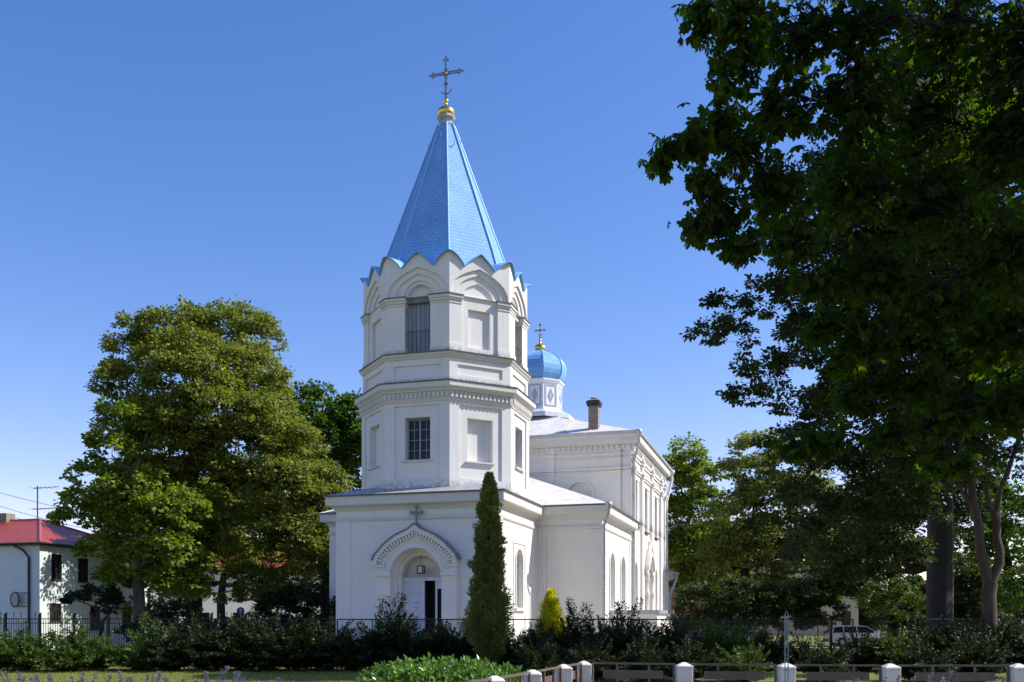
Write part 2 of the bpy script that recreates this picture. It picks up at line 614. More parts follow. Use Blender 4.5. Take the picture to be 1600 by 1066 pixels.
def octplan(ap):
    r = ap / math.cos(math.pi / 8)
    return [(r * math.cos(R(-112.5 + 45 * k)), r * math.sin(R(-112.5 + 45 * k))) for k in range(8)]


def of(k):
    return Fr(0, 0, -90 + 45 * k)


TH = math.tan(math.pi / 8)


def flashring(m, plan, off, z):
    m.ring(plan, [(off, z - 0.03), (off + 0.012, z - 0.03), (off + 0.012, z), (-0.02, z + 0.07), (-0.02, z + 0.05), (off, z - 0.012)])


def window_unit(fr, c, h, z0, z1, d, parent, arched=False, cols=2, rows=4, mat=WFRAME, glass=GLASS, fw=0.035, name='window'):
    """glazed window: the frame with glazing bars is the part, the pane its sub-part"""
    m = MB()
    top = z1 - h if arched else z1
    m.fbox(fr, c - h, c - h + fw, z0, top, d, d + 0.05)
    m.fbox(fr, c + h - fw, c + h, z0, top, d, d + 0.05)
    m.fbox(fr, c - h + fw, c + h - fw, z0, z0 + fw * 1.5, d, d + 0.048)
    if arched:
        o = [(c + h * math.cos(math.pi * i / 12), top + h * math.sin(math.pi * i / 12)) for i in range(13)]
        q = [(c + (h - fw) * math.cos(math.pi * i / 12), top + (h - fw) * math.sin(math.pi * i / 12)) for i in range(13)]
        m.band(fr, o, q, d, d + 0.05)
        m.fbox(fr, c - h + fw, c + h - fw, top - fw / 2, top + fw, d, d + 0.052)
    else:
        m.fbox(fr, c - h + fw, c + h - fw, z1 - fw, z1, d, d + 0.048)
    zt = top - fw / 2 if arched else z1 - fw
    m.fbox(fr, c - fw * 0.7, c + fw * 0.7, z0 + fw * 1.5, zt, d, d + 0.055)
    for i in range(1, rows):
        z = z0 + (top - z0) * i / rows
        m.fbox(fr, c - h + fw, c - fw * 0.7, z - 0.009, z + 0.009, d, d + 0.03)
        m.fbox(fr, c + fw * 0.7, c + h - fw, z - 0.009, z + 0.009, d, d + 0.03)
    for sgn in (-1, 1):
        for i in range(1, cols):
            s = c + sgn * h * i / cols
            m.fbox(fr, s - 0.009, s + 0.009, z0 + fw, top, d, d + 0.028)
    if arched:
        m.fbox(fr, c - 0.012, c + 0.012, top, z1 - fw / 2, d, d + 0.03)
    f = m.build(name, mat, parent)
    g = MB()
    loop = arch(c, h - 0.004, z0 + 0.002, top, 12) if arched else rect(c - h + 0.004, c + h - 0.004, z0 + 0.002, z1 - 0.004)
    g.fill(fr, loop, [], d + 0.012)
    g.build('pane', glass, f, clean=False)
    return f


def build_tower():
    # ---- lower octagonal stage
    lo = MB()
    sills = []
    AP = 2.585
    H = AP * TH
    nich = []
    for k in range(8):
        fr = of(k)
        pr = rect(-0.745, 0.745, 5.95, 8.22)
        if k % 2 == 0:
            hole = rect(-0.42, 0.42, 6.53, 7.86)
        else:
            hole = rect(-0.44, 0.44, 6.50, 7.84)
        lo.fill(fr, rect(-H, H, 5.2, 8.42), [pr], AP)
        lo.reveal(fr, pr, AP, AP - 0.05)
        lo.fill(fr, pr, [hole], AP - 0.05)
        dep = 0.30 if k % 2 == 0 else 0.2
        lo.reveal(fr, hole, AP - 0.05, AP - 0.05 - dep)
        lo.fill(fr, hole, [], AP - 0.051 - dep)
        sills.append((fr, hole[0][1]))
        if k % 2 == 0 and k in (0, 2, 6):
            window_unit(fr, 0.0, 0.40, 6.55, 7.84, AP - 0.32, church, rows=4)
    stage = lo.build('tower_stage', PLAST_T, church)
    for f_, z_ in sills:
        sill = MB()
        sill.fbox(f_, -0.5, 0.5, z_ - 0.045, z_, AP - 0.06, AP + 0.03)
        sill.build('sill', TRIM, stage)
    # frieze, dentils and main cornice
    c = MB()
    P = octplan(AP)
    c.ring(P, [(-0.02, 8.30), (0.03, 8.32), (0.035, 8.36), (0.05, 8.37), (0.05, 8.60), (0.10, 8.615), (0.12, 8.66), (0.205, 8.72), (0.215, 8.735), (0.215, 8.89), (-0.05, 8.98)])
    for k in range(8):
        fr = of(k)
        n = 15
        hh = (AP + 0.05) * TH
        for i in range(n):
            s = -hh + (i + 0.5) * 2 * hh / n
            c.fbox(fr, s - 0.034, s + 0.034, 8.42, 8.585, AP + 0.045, AP + 0.105)
    co = c.build('cornice', TRIM, church)
    fo = MB()
    fo.ring(P, [(0.21, 8.885), (0.235, 8.875), (0.24, 8.915), (-0.05, 8.995), (-0.05, 8.985)])
    fo.build('flashing', FLASH, co)
    # parapet
    p = MB()
    AQ = 2.55
    H = AQ * TH
    for k in range(8):
        fr = of(k)
        pr = rect(-0.78, 0.78, 9.14, 9.46)
        p.fill(fr, rect(-H, H, 8.9, 9.72), [pr], AQ)
        p.reveal(fr, pr, AQ, AQ - 0.045)
        p.fill(fr, pr, [], AQ - 0.046)
    par = p.build('parapet', PLAST_T, church)
    b = MB()
    b.ring(octplan(AQ), [(-0.02, 9.64), (0.03, 9.66), (0.05, 9.70), (0.10, 9.76), (0.10, 9.82), (-0.1, 9.88)])
    bo = b.build('belt_moulding', TRIM, church)
    fo = MB()
    fo.ring(octplan(AQ), [(0.095, 9.818), (0.125, 9.81), (0.13, 9.848), (-0.1, 9.895), (-0.1, 9.885)])
    fo.build('flashing', FLASH, bo)
    # ---- bell stage
    D0, D1, D2, D3 = 2.525, 2.455, 2.395, 2.335
    H = D0 * TH
    u = MB()
    caps = MB()
    ZC = 11.60
    for k in range(8):
        fr = of(k)
        even = k % 2 == 0
        w = 0.42 if even else 0.63
        # rim with scalloped top edge
        rim = [(-H, ZC), (H, ZC)]
        n = 48
        top = []
        for i in range(n + 1):
            s = H - 2 * H * i / n
            top.append((s, rimz(s / H)))
        big = keel(0, 0.96 * H, ZC + 0.001, ZC + 0.06, 12.52)
        u.fill(fr, rim + top, [[(x, z) for x, z in big]], D0)
        u.reveal(fr, big, D0, D1)
        mid = keel(0, 0.74 * H, ZC + 0.002, ZC + 0.06, 12.34)
        u.fill(fr, big, [mid], D1)
        u.reveal(fr, mid, D1, D2)
        if even:
            inn = arch(0, 0.52, ZC + 0.003, ZC + 0.02)
            u.fill(fr, mid, [inn], D2)
            u.reveal(fr, inn, D2, D3)
            op = arch(0, 0.42, ZC + 0.004, ZC + 0.02)
            u.fill(fr, inn, [op], D3)
            u.reveal(fr, op, D3, D3 - 0.16)
            u.fill(fr, op, [], D3 - 0.161)
        else:
            inn = keel(0, 0.5 * H, ZC + 0.003, ZC + 0.03, 12.1)
            u.fill(fr, mid, [inn], D2)
            u.reveal(fr, inn, D2, D3)
            u.fill(fr, inn, [], D3)
        # lower zone between the pilasters
        if even:
            # jambs run straight into the pilasters, opening closed deep inside
            deep = 0.30 if k != 2 else 0.42
            o = rect(-w, w, 9.80, ZC)
            u.reveal(fr, o, D0, D0 - deep)
        else:
            pz = rect(-0.38, 0.38, 10.05, 11.23)
            u.fill(fr, rect(-w, w, 9.8, ZC), [pz], D1 + 0.01)
            u.reveal(fr, pz, D1 + 0.01, D1 - 0.09)
            u.fill(fr, pz, [], D1 - 0.091)
    st = u.build('bell_stage', PLAST_T, church)
    # corner pilasters with caps and plinths
    cap = MB()
    fl = MB()
    for k in range(8):
        f0, f1 = of(k), of((k + 1) % 8)
        w0 = 0.42 if k % 2 == 0 else 0.63
        w1 = 0.42 if (k + 1) % 2 == 0 else 0.63
        pil = MB()

        def plan(dd, x):
            return [f0(w0 - x, 0, D0 - 0.33)[:2], f0(w0 - x, 0, D0 + dd)[:2], f0((D0 + dd) * TH, 0, D0 + dd)[:2], f1(-w1 + x, 0, D0 + dd)[:2], f1(-w1 + x, 0, D0 - 0.33)[:2]]
        pil.prism(plan(0.0, 0), 9.8, ZC)
        pil.prism(plan(0.03, 0.004), 9.8, 10.08)
        q = pil.build('pilaster', PLAST_T, church)
        cp = MB()
        cp.prism(plan(0.02, 0.01), 11.34, 11.40)
        cp.prism(plan(0.04, 0.02), 11.42, 11.50)
        cp.prism(plan(0.075, 0.03), 11.50, 11.585)
        cp.build('capital', TRIM, q)
        ff = MB()
        ff.prism(plan(0.10, 0.05), 11.586, 11.615)
        ff.build('flashing', FLASH, q)
    # openings: planked shutters, a pale inner wall on the right, lintels, railings
    for k in (0, 2, 6):
        fr = of(k)
        deep = 0.28 if k != 2 else 0.40
        s = MB()
        for sg in (-1, 1):
            a0, a1 = (-0.415, -0.008) if sg < 0 else (0.008, 0.415)
            s.fill(fr, rect(a0, a1, 9.86, 11.44), [], D0 - deep + 0.03)
            s.reveal(fr, rect(a0, a1, 9.86, 11.44), D0 - deep + 0.03, D0 - deep)
        s.build('shutter_and_lit_wall', SHUT if k != 2 else TRIM, church)  # right: inner wall and lintel, their sunlit look put into pale plaster
        l = MB()
        l.fbox(fr, -0.418, 0.418, 11.44, 11.60, D0 - deep, D0 - 0.1)
        l.build('lintel', LINTEL if k != 2 else TRIM, church)
        r = MB()
        r.tube([fr(-0.42, 10.55, D0 - 0.1), fr(0.42, 10.55, D0 - 0.1)], 0.014, 5)
        for i in range(6):
            x = -0.35 + 0.14 * i
            r.tube([fr(x, 9.85, D0 - 0.1), fr(x, 10.55, D0 - 0.1)], 0.008, 4)
        r.build('railing', IRONX, church)
    # ---- blue scalloped flashing over the kokoshnik gables
    bl = MB()
    lst = []
    for k in range(8):
        fr = of(k)
        n = 40
        for i in range(n):
            s = -1 + 2 * i / n
            z = rimz(s) + 0.012
            lst.append((fr, s, z))
    N = len(lst)
    pts = []
    for fr, s, z in lst:
        pk = max(0.0, (z - 12.50) / 0.42)
        for dd, dz in ((D0 - 0.005, 0.0), (D0 + 0.06 + 0.05 * pk, -0.02), (D0 + 0.06 + 0.05 * pk, 0.008), (1.7, 0.10), (1.7, 0.06)):
            pts.append(fr(s * dd * TH, z + dz, dd))
    fs = []
    for i in range(N):
        j = (i + 1) % N
        for a in range(5):
            b_ = (a + 1) % 5
            fs.append((i * 5 + a, j * 5 + a, j * 5 + b_, i * 5 + b_))
    bl.add(pts, fs)
    bl.build('gable_roofing', BLUEP, church)
    # ---- spire
    ph = R(-112.5)
    sp = MB()
    prof = [(2.36, 12.5), (2.20, 12.9), (2.02, 13.45), (0.27, 18.12)]
    sp.lathe((0, 0, 0), prof, 8, ph, smooth=False, uvs=True)
    spire = sp.build('spire', BLUE, church)
    rb = MB()
    for i in range(8):
        a = ph + math.pi / 4 * i
        rb.tube([((r + 0.012) * math.cos(a), (r + 0.012) * math.sin(a), z) for r, z in prof], 0.034, 5, smooth=False)
    rb.build('ridge_cap', BLUEP, spire)
    for i in range(8):
        hk = MB()
        a = ph + math.pi / 8 + math.pi / 4 * i
        for z in (17.55, 17.25)[i % 2:i % 2 + 1]:
            r = 0.27 + (18.12 - z) * 0.3747
            r *= math.cos(math.pi / 8)
            c0 = Vector((math.cos(a), math.sin(a), 0))
            hk.tube([c0 * r + Vector((0, 0, z)), c0 * (r + .09) + Vector((0, 0, z - .02)), c0 * (r + .1) + Vector((0, 0, z + .1))], 0.016, 5)
        hk.build('roof_hook', BLUEP, spire)
    nk = MB()
    nk.lathe((0, 0, 0), [(0.30, 18.08), (0.30, 18.14), (0.23, 18.16), (0.23, 18.24), (0.29, 18.32), (0.31, 18.35), (0.31, 18.41), (0.05, 18.44)], 8, ph, smooth=False)
    nk.build('spire_collar', mat_simple('collar_zinc', (0.34, 0.37, 0.42), 0.5, 0.2), church)
    gold_top(0, 0, 18.42, 0.29, church)
    big_cross(0, 0, 19.08, 1.30, church)


def rimz(x):
    """height of the scalloped top edge, x in -1..1 along a face: peak at centre and at both corners"""
    ax = abs(x)
    if ax < 0.5:
        t = ax / 0.5
        return 12.50 + 0.45 * ((1 - t) ** 1.0 * 0.72 + 0.28 * (math.cos(t * math.pi / 2)) ** 0.9)
    t = (1 - ax) / 0.5
    return 12.50 + 0.40 * (max(0.0, math.cos(t * math.pi / 2))) ** 0.85


def gold_top(x, y, z, r, parent):
    m = MB()
    pr = [(0.62, 0.0), (0.9, 0.12), (1.0, 0.42), (0.97, 0.66), (0.8, 0.92), (0.5, 1.12), (0.25, 1.28), (0.14, 1.5), (0.12, 1.66)]
    k = r
    m.lathe((x, y, z), [(a * k, b * k) for a, b in pr], 28)
    m.lathe((x, y, z), [(0.02, 1.6 * k)] + [(0.27 * k * math.sin(t), (1.86 - 0.27 * math.cos(t)) * k) for t in [i * math.pi / 8 for i in range(1, 8)]] + [(0.07 * k, 2.25 * k)], 16)
    m.build('cupola', GOLD, parent)


def big_cross(x, y, z, h, parent):
    """open lattice cross with trefoil ends, rays, scrolls and a crescent"""
    m = MB()
    w = h * 0.4
    zc = z + h * 0.62
    t = 0.0165

    def P(a, b):
        return (x + a, y, b)
    for sg in (-1, 1):
        m.tube([P(sg * .035, z), P(sg * .035, z + h * .93)], t, 5)
        m.tube([P(-w * .88, zc + sg * .035), P(w * .88, zc + sg * .035)], t, 5)
    n = 16
    for i in range(n):
        z0 = z + h * .93 * i / n
        z1 = z + h * .93 * (i + 1) / n
        sg = 1 if i % 2 else -1
        m.tube([P(-.035 * sg, z0), P(.035 * sg, z1)], t * .6, 4)
        x0 = -w * .88 + 2 * w * .88 * i / n
        x1 = -w * .88 + 2 * w * .88 * (i + 1) / n
        m.tube([P(x0, zc - .035 * sg), P(x1, zc + .035 * sg)], t * .6, 4)
    for ex, ez, dx, dz in ((-w, zc, -1, 0), (w, zc, 1, 0), (0, z + h, 0, 1)):
        for a, b in ((0, 0), (dx * .06, dz * .06), (dz * .065 - dx * .05, dx * .065 - dz * .05), (-dz * .065 - dx * .05, -dx * .065 - dz * .05)):
            cx_, cz = ex + a * 1.0, ez + b
            m.tube([P(cx_ + .034 * math.cos(q), cz + .034 * math.sin(q)) for q in [i * math.pi / 4 for i in range(9)]], t * .8, 4, caps=False)
    for i in range(8):
        q = math.pi / 4 * i + math.pi / 8
        m.tube([P(.09 * math.cos(q), zc + .09 * math.sin(q)), P(.17 * math.cos(q), zc + .17 * math.sin(q))], t * .7, 4)
    m.tube([P(.085 * math.cos(q), zc + .085 * math.sin(q)) for q in [i * math.pi / 6 for i in range(13)]], t, 4, caps=False)
    m.tube([P(.21 * math.cos(q), z + .33 + .21 * math.sin(q)) for q in [math.pi * (1 + i / 12) for i in range(13)]], [.004] + [t] * 11 + [.004], 5)
    for sg in (-1, 1):
        m.tube([P(sg * (.05 + .04 * math.cos(q)), z + .40 + .05 * math.sin(q) + .02 * q) for q in [i * math.pi / 5 for i in range(9)]], t * .6, 4)
    m.build('cross', IRONX, parent)
    g = MB()
    g.lathe((x, y, zc - 0.055), [(.001, 0), (.04, .015), (.055, .055), (.04, .095), (.001, .11)], 12)
    g.build('boss', GOLD, parent)


build_tower()


def wall_block(name, u0, u1, v0, v1, z0, z1, mat, holes_front=(), holes_right=()):
    """box of plastered walls; holes = list of (loop, depth)"""
    m = MB()
    ff = Fr(0, 0, -90)
    fr = Fr(0, 0, 0)
    m.fill(ff, rect(u0, u1, z0, z1), [h for h, _ in holes_front], -v0)
    for h, d in holes_front:
        m.reveal(ff, h, -v0, -v0 - d)
        m.fill(ff, h, [], -v0 - d - 0.001)
    m.fill(fr, rect(v0, v1, z0, z1), [h for h, _ in holes_right], u1)
    for h, d in holes_right:
        m.reveal(fr, h, u1, u1 - d)
        m.fill(fr, h, [], u1 - d - 0.001)
    m.add([(u0, v0, z0), (u0, v1, z0), (u0, v1, z1), (u0, v0, z1)], [(0, 1, 2, 3)])
    m.add([(u0, v1, z0), (u1, v1, z0), (u1, v1, z1), (u0, v1, z1)], [(0, 1, 2, 3)])
    return m


def rplan(u0, u1, v0, v1):
    return [(u0, v0), (u1, v0), (u1, v1), (u0, v1)]


def cornice_set(m, fl, plan, zt, off=0.26, str_=True):
    m.ring(plan, [(-0.03, zt - 0.46), (0.03, zt - 0.45), (0.05, zt - 0.40), (0.12, zt - 0.33), (off - 0.02, zt - 0.30), (off, zt - 0.27), (off, zt - 0.06), (off + 0.02, zt - 0.03), (off + 0.02, zt - 0.005), (-0.03, zt + 0.01)])
    if str_:
        m.ring(plan, [(-0.03, zt - 0.78), (0.03, zt - 0.77), (0.05, zt - 0.72), (0.05, zt - 0.69), (0.02, zt - 0.66), (0.02, zt - 0.62), (-0.03, zt - 0.61)])
    fl.ring(plan, [(off + 0.0, zt), (off + 0.045, zt - 0.028), (off + 0.05, zt + 0.022), (-0.05, zt + 0.07), (-0.05, zt + 0.05)])


def hip_roof(m, u0, u1, v0, v1, z, apex, sl=None):
    """four slopes up to the points in apex (1 or 2 points)"""
    c = [(u0, v0, z), (u1, v0, z), (u1, v1, z), (u0, v1, z)]
    a, b = apex if len(apex) == 2 else (apex[0], apex[0])
    def face(p):
        e = Vector(p[1]) - Vector(p[0])
        e.normalize()
        n = None
        uv = []
        for q in p:
            r = Vector(q) - Vector(p[0])
            x = r.dot(e)
            uv.append((x, (r - e * x).length))
        m.add(p, [tuple(range(len(p)))], [tuple(uv)])
    if a == b:
        for i in range(4):
            face([c[i], c[(i + 1) % 4], a])
    else:      # ridge along v
        face([c[0], c[1], a])
        face([c[1], c[2], b, a])
        face([c[2], c[3], b])
        face([c[3], c[0], a, b])


def build_base():
    U0, U1, V0, V1 = -2.46, 2.80, -3.15, 1.40
    PC = 0.26
    ff = Fr(0, 0, -90)
    fr = Fr(0, 0, 0)
    W = arch(-0.90, 0.40, 1.98, 3.45, 12)
    hole = arch(PC, 0.835, 0.2, 2.93, 20)
    m = wall_block('x', U0, U1, V0, V1, 0.0, 5.3, PLAST, [(hole, 0.10)], [(W, 0.22)])
    # remove nothing: the blank back of the portal opening is covered by the deeper niche
    o = MB()
    o.fill(ff, rect(U0, U1, 0, 5.3), [hole], 3.15)
    o.fill(fr, rect(V0, V1, 0, 5.3), [W], U1)
    o.reveal(fr, W, U1, U1 - 0.22)
    o.fill(fr, W, [], U1 - 0.221)
    o.add([(U0, V0, 0), (U0, V1, 0), (U0, V1, 5.3), (U0, V0, 5.3)], [(0, 1, 2, 3)])
    # corner strips
    o.fbox(ff, U0, U0 + 0.48, 0, 4.64, 3.15, 3.175)
    o.fbox(ff, U1 - 0.48, U1, 0, 4.64, 3.15, 3.175)
    o.fbox(fr, -3.15, -2.75, 0, 4.64, U1, U1 + 0.03)
    base = o.build('tower_base', PLAST_N, church)
    # window surround on the south side: flat panel frame and hood
    s = MB()
    oo = [(-1.36, 2.0), (-1.36, 3.45)] + [(-0.90 - 0.46 * math.cos(math.pi * i / 12), 3.45 + 0.46 * math.sin(math.pi * i / 12)) for i in range(1, 13)] + [(-0.44, 2.0)]
    ii = [(-1.29, 2.0), (-1.29, 3.45)] + [(-0.90 - 0.39 * math.cos(math.pi * i / 12), 3.45 + 0.39 * math.sin(math.pi * i / 12)) for i in range(1, 13)] + [(-0.51, 2.0)]
    s.band(fr, oo, [(a, b) for a, b in ii], U1 - 0.01, U1 + 0.03)
    s.fbox(fr, -1.6, -1.55, 0.9, 4.05, U1 - 0.01, U1 + 0.025)
    s.fbox(fr, -0.25, -0.20, 0.9, 4.05, U1 - 0.01, U1 + 0.025)
    s.fbox(fr, -1.55, -0.25, 4.0, 4.05, U1 - 0.01, U1 + 0.024)
    s.fbox(fr, -1.45, -0.35, 1.88, 1.97, U1 - 0.02, U1 + 0.09)
    s.build('window_surround', TRIM, church)
    window_unit(fr, -0.90, 0.39, 1.99, 3.84, U1 - 0.2, church, arched=True, cols=2, rows=5, mat=WWHITE, glass=GLASSL, fw=0.03)
    c = MB()
    fl = MB()
    cornice_set(c, fl, rplan(U0, U1, V0, V1), 5.40, 0.25)
    c.build('cornice', TRIM, church)
    fl.build('flashing', FLASH, church)
    r = MB()
    hip_roof(r, U0 - 0.28, U1 + 0.28, V0 - 0.28, V1 + 1.3, 5.425, [(0.1, -0.3, 6.35), (0.1, 0.3, 6.35)])
    r.build('roof', ROOFD, church)
    # ---- portal
    p = MB()
    D = 3.34
    for sg in (-1, 1):
        a, b = sorted((PC + sg * 0.835, PC + sg * 1.30))
        p.fbox(ff, a, b, 0.0, 2.93, 3.14, D)
        p.fbox(ff, a - 0.03, b + 0.04, 2.93, 3.00, 3.14, D + 0.10)
        p.fbox(ff, min(a, b) + (0.05 if sg < 0 else 0), max(a, b) - (0 if sg < 0 else 0.05), 3.00, 3.02, 3.14, D + 0.01)
    og = ogee_path(PC, 1.30, 3.42, 4.42)
    outer = [(PC - 1.30, 3.02), (PC + 1.30, 3.02)] + og
    inner = [(PC - 0.835, 3.021), (PC + 0.835, 3.021)] + [(PC + 0.835 * math.cos(t), 2.93 + 0.835 * math.sin(t)) for t in [0.11 + (math.pi - 0.22) * i / 20 for i in range(21)]]
    arc = inner[2:]
    poly = [(PC + 1.30, 3.02)] + og + [(PC - 1.30, 3.02)] + arc[::-1]
    p.fill(ff, poly, [], D)
    p.reveal(ff, poly, D, 3.14)
    # stepped archivolts
    for rr, dd0, dd1, w in ((0.835, D + 0.0, D + 0.03, 0.07), (1.0, D, D + 0.02, 0.02)):
        a = [(PC + (rr + w) * math.cos(t), 2.93 + (rr + w) * math.sin(t)) for t in [0.12 + (math.pi - 0.24) * i / 24 for i in range(25)]]
        b = [(PC + rr * math.cos(t), 2.93 + rr * math.sin(t)) for t in [0.12 + (math.pi - 0.24) * i / 24 for i in range(25)]]
        p.band(ff, a, b, dd0 - 0.01, dd1)
    # raised ogee rim
    rim = ogee_path(PC, 1.34, 3.40, 4.47)
    rin = ogee_path(PC, 1.22, 3.40, 4.30)
    p.band(ff, rim, rin, D - 0.02, D + 0.12)
    for sg in (-1, 1):
        a, b = sorted((PC + sg * 1.0, PC + sg * 1.34))
        p.fbox(ff, a, b, 3.20, 3.27, D - 0.01, D + 0.06)
        a, b = sorted((PC + sg * 1.22, PC + sg * 1.34))
        p.fbox(ff, a, b, 3.27, 3.40, D - 0.02, D + 0.118)
    por = p.build('portal', PLAST_N, church)
    dn = MB()
    n = 23
    path = ogee_path(PC, 1.22, 3.42, 4.30)
    L = [0]
    for i in range(1, len(path)):
        L.append(L[-1] + math.dist(path[i], path[i - 1]))
    for k in range(29):
        t = L[-1] * k / 28
        i = max(j for j in range(len(L)) if L[j] <= t + 1e-9)
        i = min(i, len(path) - 2)
        q = (t - L[i]) / (L[i + 1] - L[i])
        x = path[i][0] + (path[i + 1][0] - path[i][0]) * q
        z = path[i][1] + (path[i + 1][1] - path[i][1]) * q
        dx, dz = PC - x, 3.15 - z
        l = math.hypot(dx, dz)
        dx, dz = dx / l, dz / l
        nx, nz = -dz * 0.028, dx * 0.028
        hgt = 0.13
        dn.hexa([ff(x + nx, z + nz, D - .01), ff(x - nx, z - nz, D - .01), ff(x - nx + dx * hgt, z - nz + dz * hgt, D - .01), ff(x + nx + dx * hgt, z + nz + dz * hgt, D - .01),
                 ff(x + nx, z + nz, D + .09), ff(x - nx, z - nz, D + .09), ff(x - nx + dx * hgt, z - nz + dz * hgt, D + .09), ff(x + nx + dx * hgt, z + nz + dz * hgt, D + .09)])
    for sg in (-1, 1):
        for i in range(3):
            for zz in (3.28,):
                s0 = PC + sg * (1.03 + i * 0.075)
                dn.fbox(ff, s0 - 0.02, s0 + 0.02, zz, zz + 0.1, D - .01, D + .05)
    dn.build('dentils', PLAST_N, por)
    cp = MB()
    cp.band(ff, ogee_path(PC, 1.40, 3.40, 4.52), ogee_path(PC, 1.345, 3.40, 4.475), 3.13, D + 0.16)
    cp.build('coping', STONEX, por)
    # niche behind the opening, in steps
    q = MB()
    l1 = arch(PC, 0.835, 0.2, 2.93, 20)
    l2 = arch(PC, 0.75, 0.2, 2.92, 20)
    l3 = arch(PC, 0.665, 0.2, 2.90, 20)
    q.reveal(ff, arch(PC, 0.834, 0.0, 2.93, 20), D, 3.0)
    q.fill(ff, l1, [l2], 3.0)
    q.reveal(ff, l2, 3.0, 2.9)
    q.fill(ff, l2, [l3], 2.9)
    q.reveal(ff, l3, 2.9, 2.45)
    q.fill(ff, arch(PC, 0.665, 2.84, 2.90, 20), [], 2.45)
    q.build('porch_niche', PLAST_N, church)
    # door
    d = empty('door')
    d.parent = church
    fm = MB()
    fm.fbox(ff, PC - 0.66, PC + 0.66, 2.80, 2.90, 2.60, 2.70)
    fm.fbox(ff, PC - 0.66, PC - 0.60, 0.3, 2.80, 2.60, 2.69)
    fm.fbox(ff, PC + 0.60, PC + 0.66, 0.3, 2.80, 2.60, 2.69)
    frm = fm.build('door_frame', DOORP, church)
    bpy.data.objects.remove(d)
    lf = MB()
    lf.fbox(ff, PC - 0.60, PC + 0.02, 0.35, 2.80, 2.60, 2.64)
    # raised framing of the closed leaf leaves three sunken panels
    lf.fbox(ff, PC - 0.60, PC - 0.50, 0.35, 2.80, 2.64, 2.665)
    lf.fbox(ff, PC - 0.08, PC + 0.02, 0.35, 2.80, 2.64, 2.665)
    for z0, z1 in ((0.35, 0.6), (1.25, 1.4), (1.95, 2.08), (2.62, 2.80)):
        lf.fbox(ff, PC - 0.50, PC - 0.08, z0, z1, 2.64, 2.664)
    lf.fbox(ff, PC - 0.42, PC - 0.16, 2.14, 2.56, 2.64, 2.655)
    leaf = lf.build('door_leaf', DOORP, church)
    hd = MB()
    hd.tube([ff(PC - 0.04, 1.55, 2.665), ff(PC - 0.04, 1.55, 2.72), ff(PC - 0.13, 1.55, 2.72)], 0.012, 6)
    hd.build('handle', IRONX, leaf)
    op = MB()      # the open leaf, swung inwards
    op.hexa([ff(PC + .60, .35, 2.62), ff(PC + .56, .35, 2.62), ff(PC + .42, .35, 2.05), ff(PC + .46, .35, 2.05),
             ff(PC + .60, 2.8, 2.62), ff(PC + .56, 2.8, 2.62), ff(PC + .42, 2.8, 2.05), ff(PC + .46, 2.8, 2.05)])
    op.build('door_leaf', DOORP, church)
    op = MB()
    op.fbox(ff, PC + .36, PC + .42, .35, 2.80, 2.58, 2.62)
    op.fbox(ff, PC + .42, PC + .60, 2.55, 2.80, 2.585, 2.60)
    op.build('door_mullion', DOORP, church)
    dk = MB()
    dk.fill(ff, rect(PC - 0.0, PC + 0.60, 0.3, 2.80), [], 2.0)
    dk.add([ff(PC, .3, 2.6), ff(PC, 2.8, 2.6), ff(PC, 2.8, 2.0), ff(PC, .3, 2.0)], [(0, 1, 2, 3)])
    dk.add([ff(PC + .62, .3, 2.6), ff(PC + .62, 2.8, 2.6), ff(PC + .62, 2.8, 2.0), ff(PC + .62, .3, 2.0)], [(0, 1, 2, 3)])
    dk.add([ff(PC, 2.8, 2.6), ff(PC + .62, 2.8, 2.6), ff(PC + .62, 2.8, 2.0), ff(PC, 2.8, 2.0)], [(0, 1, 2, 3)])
    dk.build('dark_vestibule', DARKIN, church)  # near-black lining puts the dark of the unlit interior into the colour
    pf = MB()
    pf.box(PC - 1.8, PC + 1.8, -4.3, -2.0, 0.0, 0.33)
    pf.box(PC - 2.0, PC + 2.0, -4.7, -4.3, 0.0, 0.26)
    pf.build('porch_steps', TRIM, church)
    # poster on the closed leaf
    po = MB()
    po.fbox(ff, PC - 0.37, PC - 0.10, 1.83, 2.17, 2.668, 2.673)
    pst = po.build('poster', POSTER, church)
    pi = MB()
    pi.fbox(ff, PC - 0.34, PC - 0.13, 2.10, 2.13, 2.6735, 2.675)
    pi.band(ff, [(PC - .32, 2.05), (PC - .235, 1.97), (PC - .15, 2.05)], [(PC - .32, 2.0), (PC - .235, 1.92), (PC - .15, 2.0)], 2.6735, 2.675)
    pi.fbox(ff, PC - 0.31, PC - 0.16, 1.86, 1.88, 2.6735, 2.675)
    pi.build('poster_print', POSTI, pst)
    # lantern
    ln = MB()
    LX, LZ = PC - 0.02, 3.13
    for a in (-.085, .085):
        for b in (-.085, .085):
            ln.tube([ff(LX + a, LZ - .11, 2.85 + b), ff(LX + a, LZ + .11, 2.85 + b)], .014, 5)
        ln.fbox(ff, LX - .1, LX + .1, LZ + a * 1.35 - .012, LZ + a * 1.35 + .012, 2.75, 2.95)
    ln.tube([ff(LX, LZ + .11, 2.85), ff(LX, 3.56, 2.85)], .008, 5)
    lt = ln.build('lantern', BLACKM, church)
    lg = MB()
    lg.fbox(ff, LX - .075, LX + .075, LZ - .1, LZ + .1, 2.775, 2.925)
    lg.build('lantern_glass', GLASSL, lt)
    # cross over the portal
    x = MB()
    xc, z0 = PC, 4.46
    x.fbox(ff, xc - .022, xc + .022, z0, z0 + .56, 3.24, 3.29)
    x.fbox(ff, xc - .18, xc + .18, z0 + .36, z0 + .40, 3.242, 3.288)
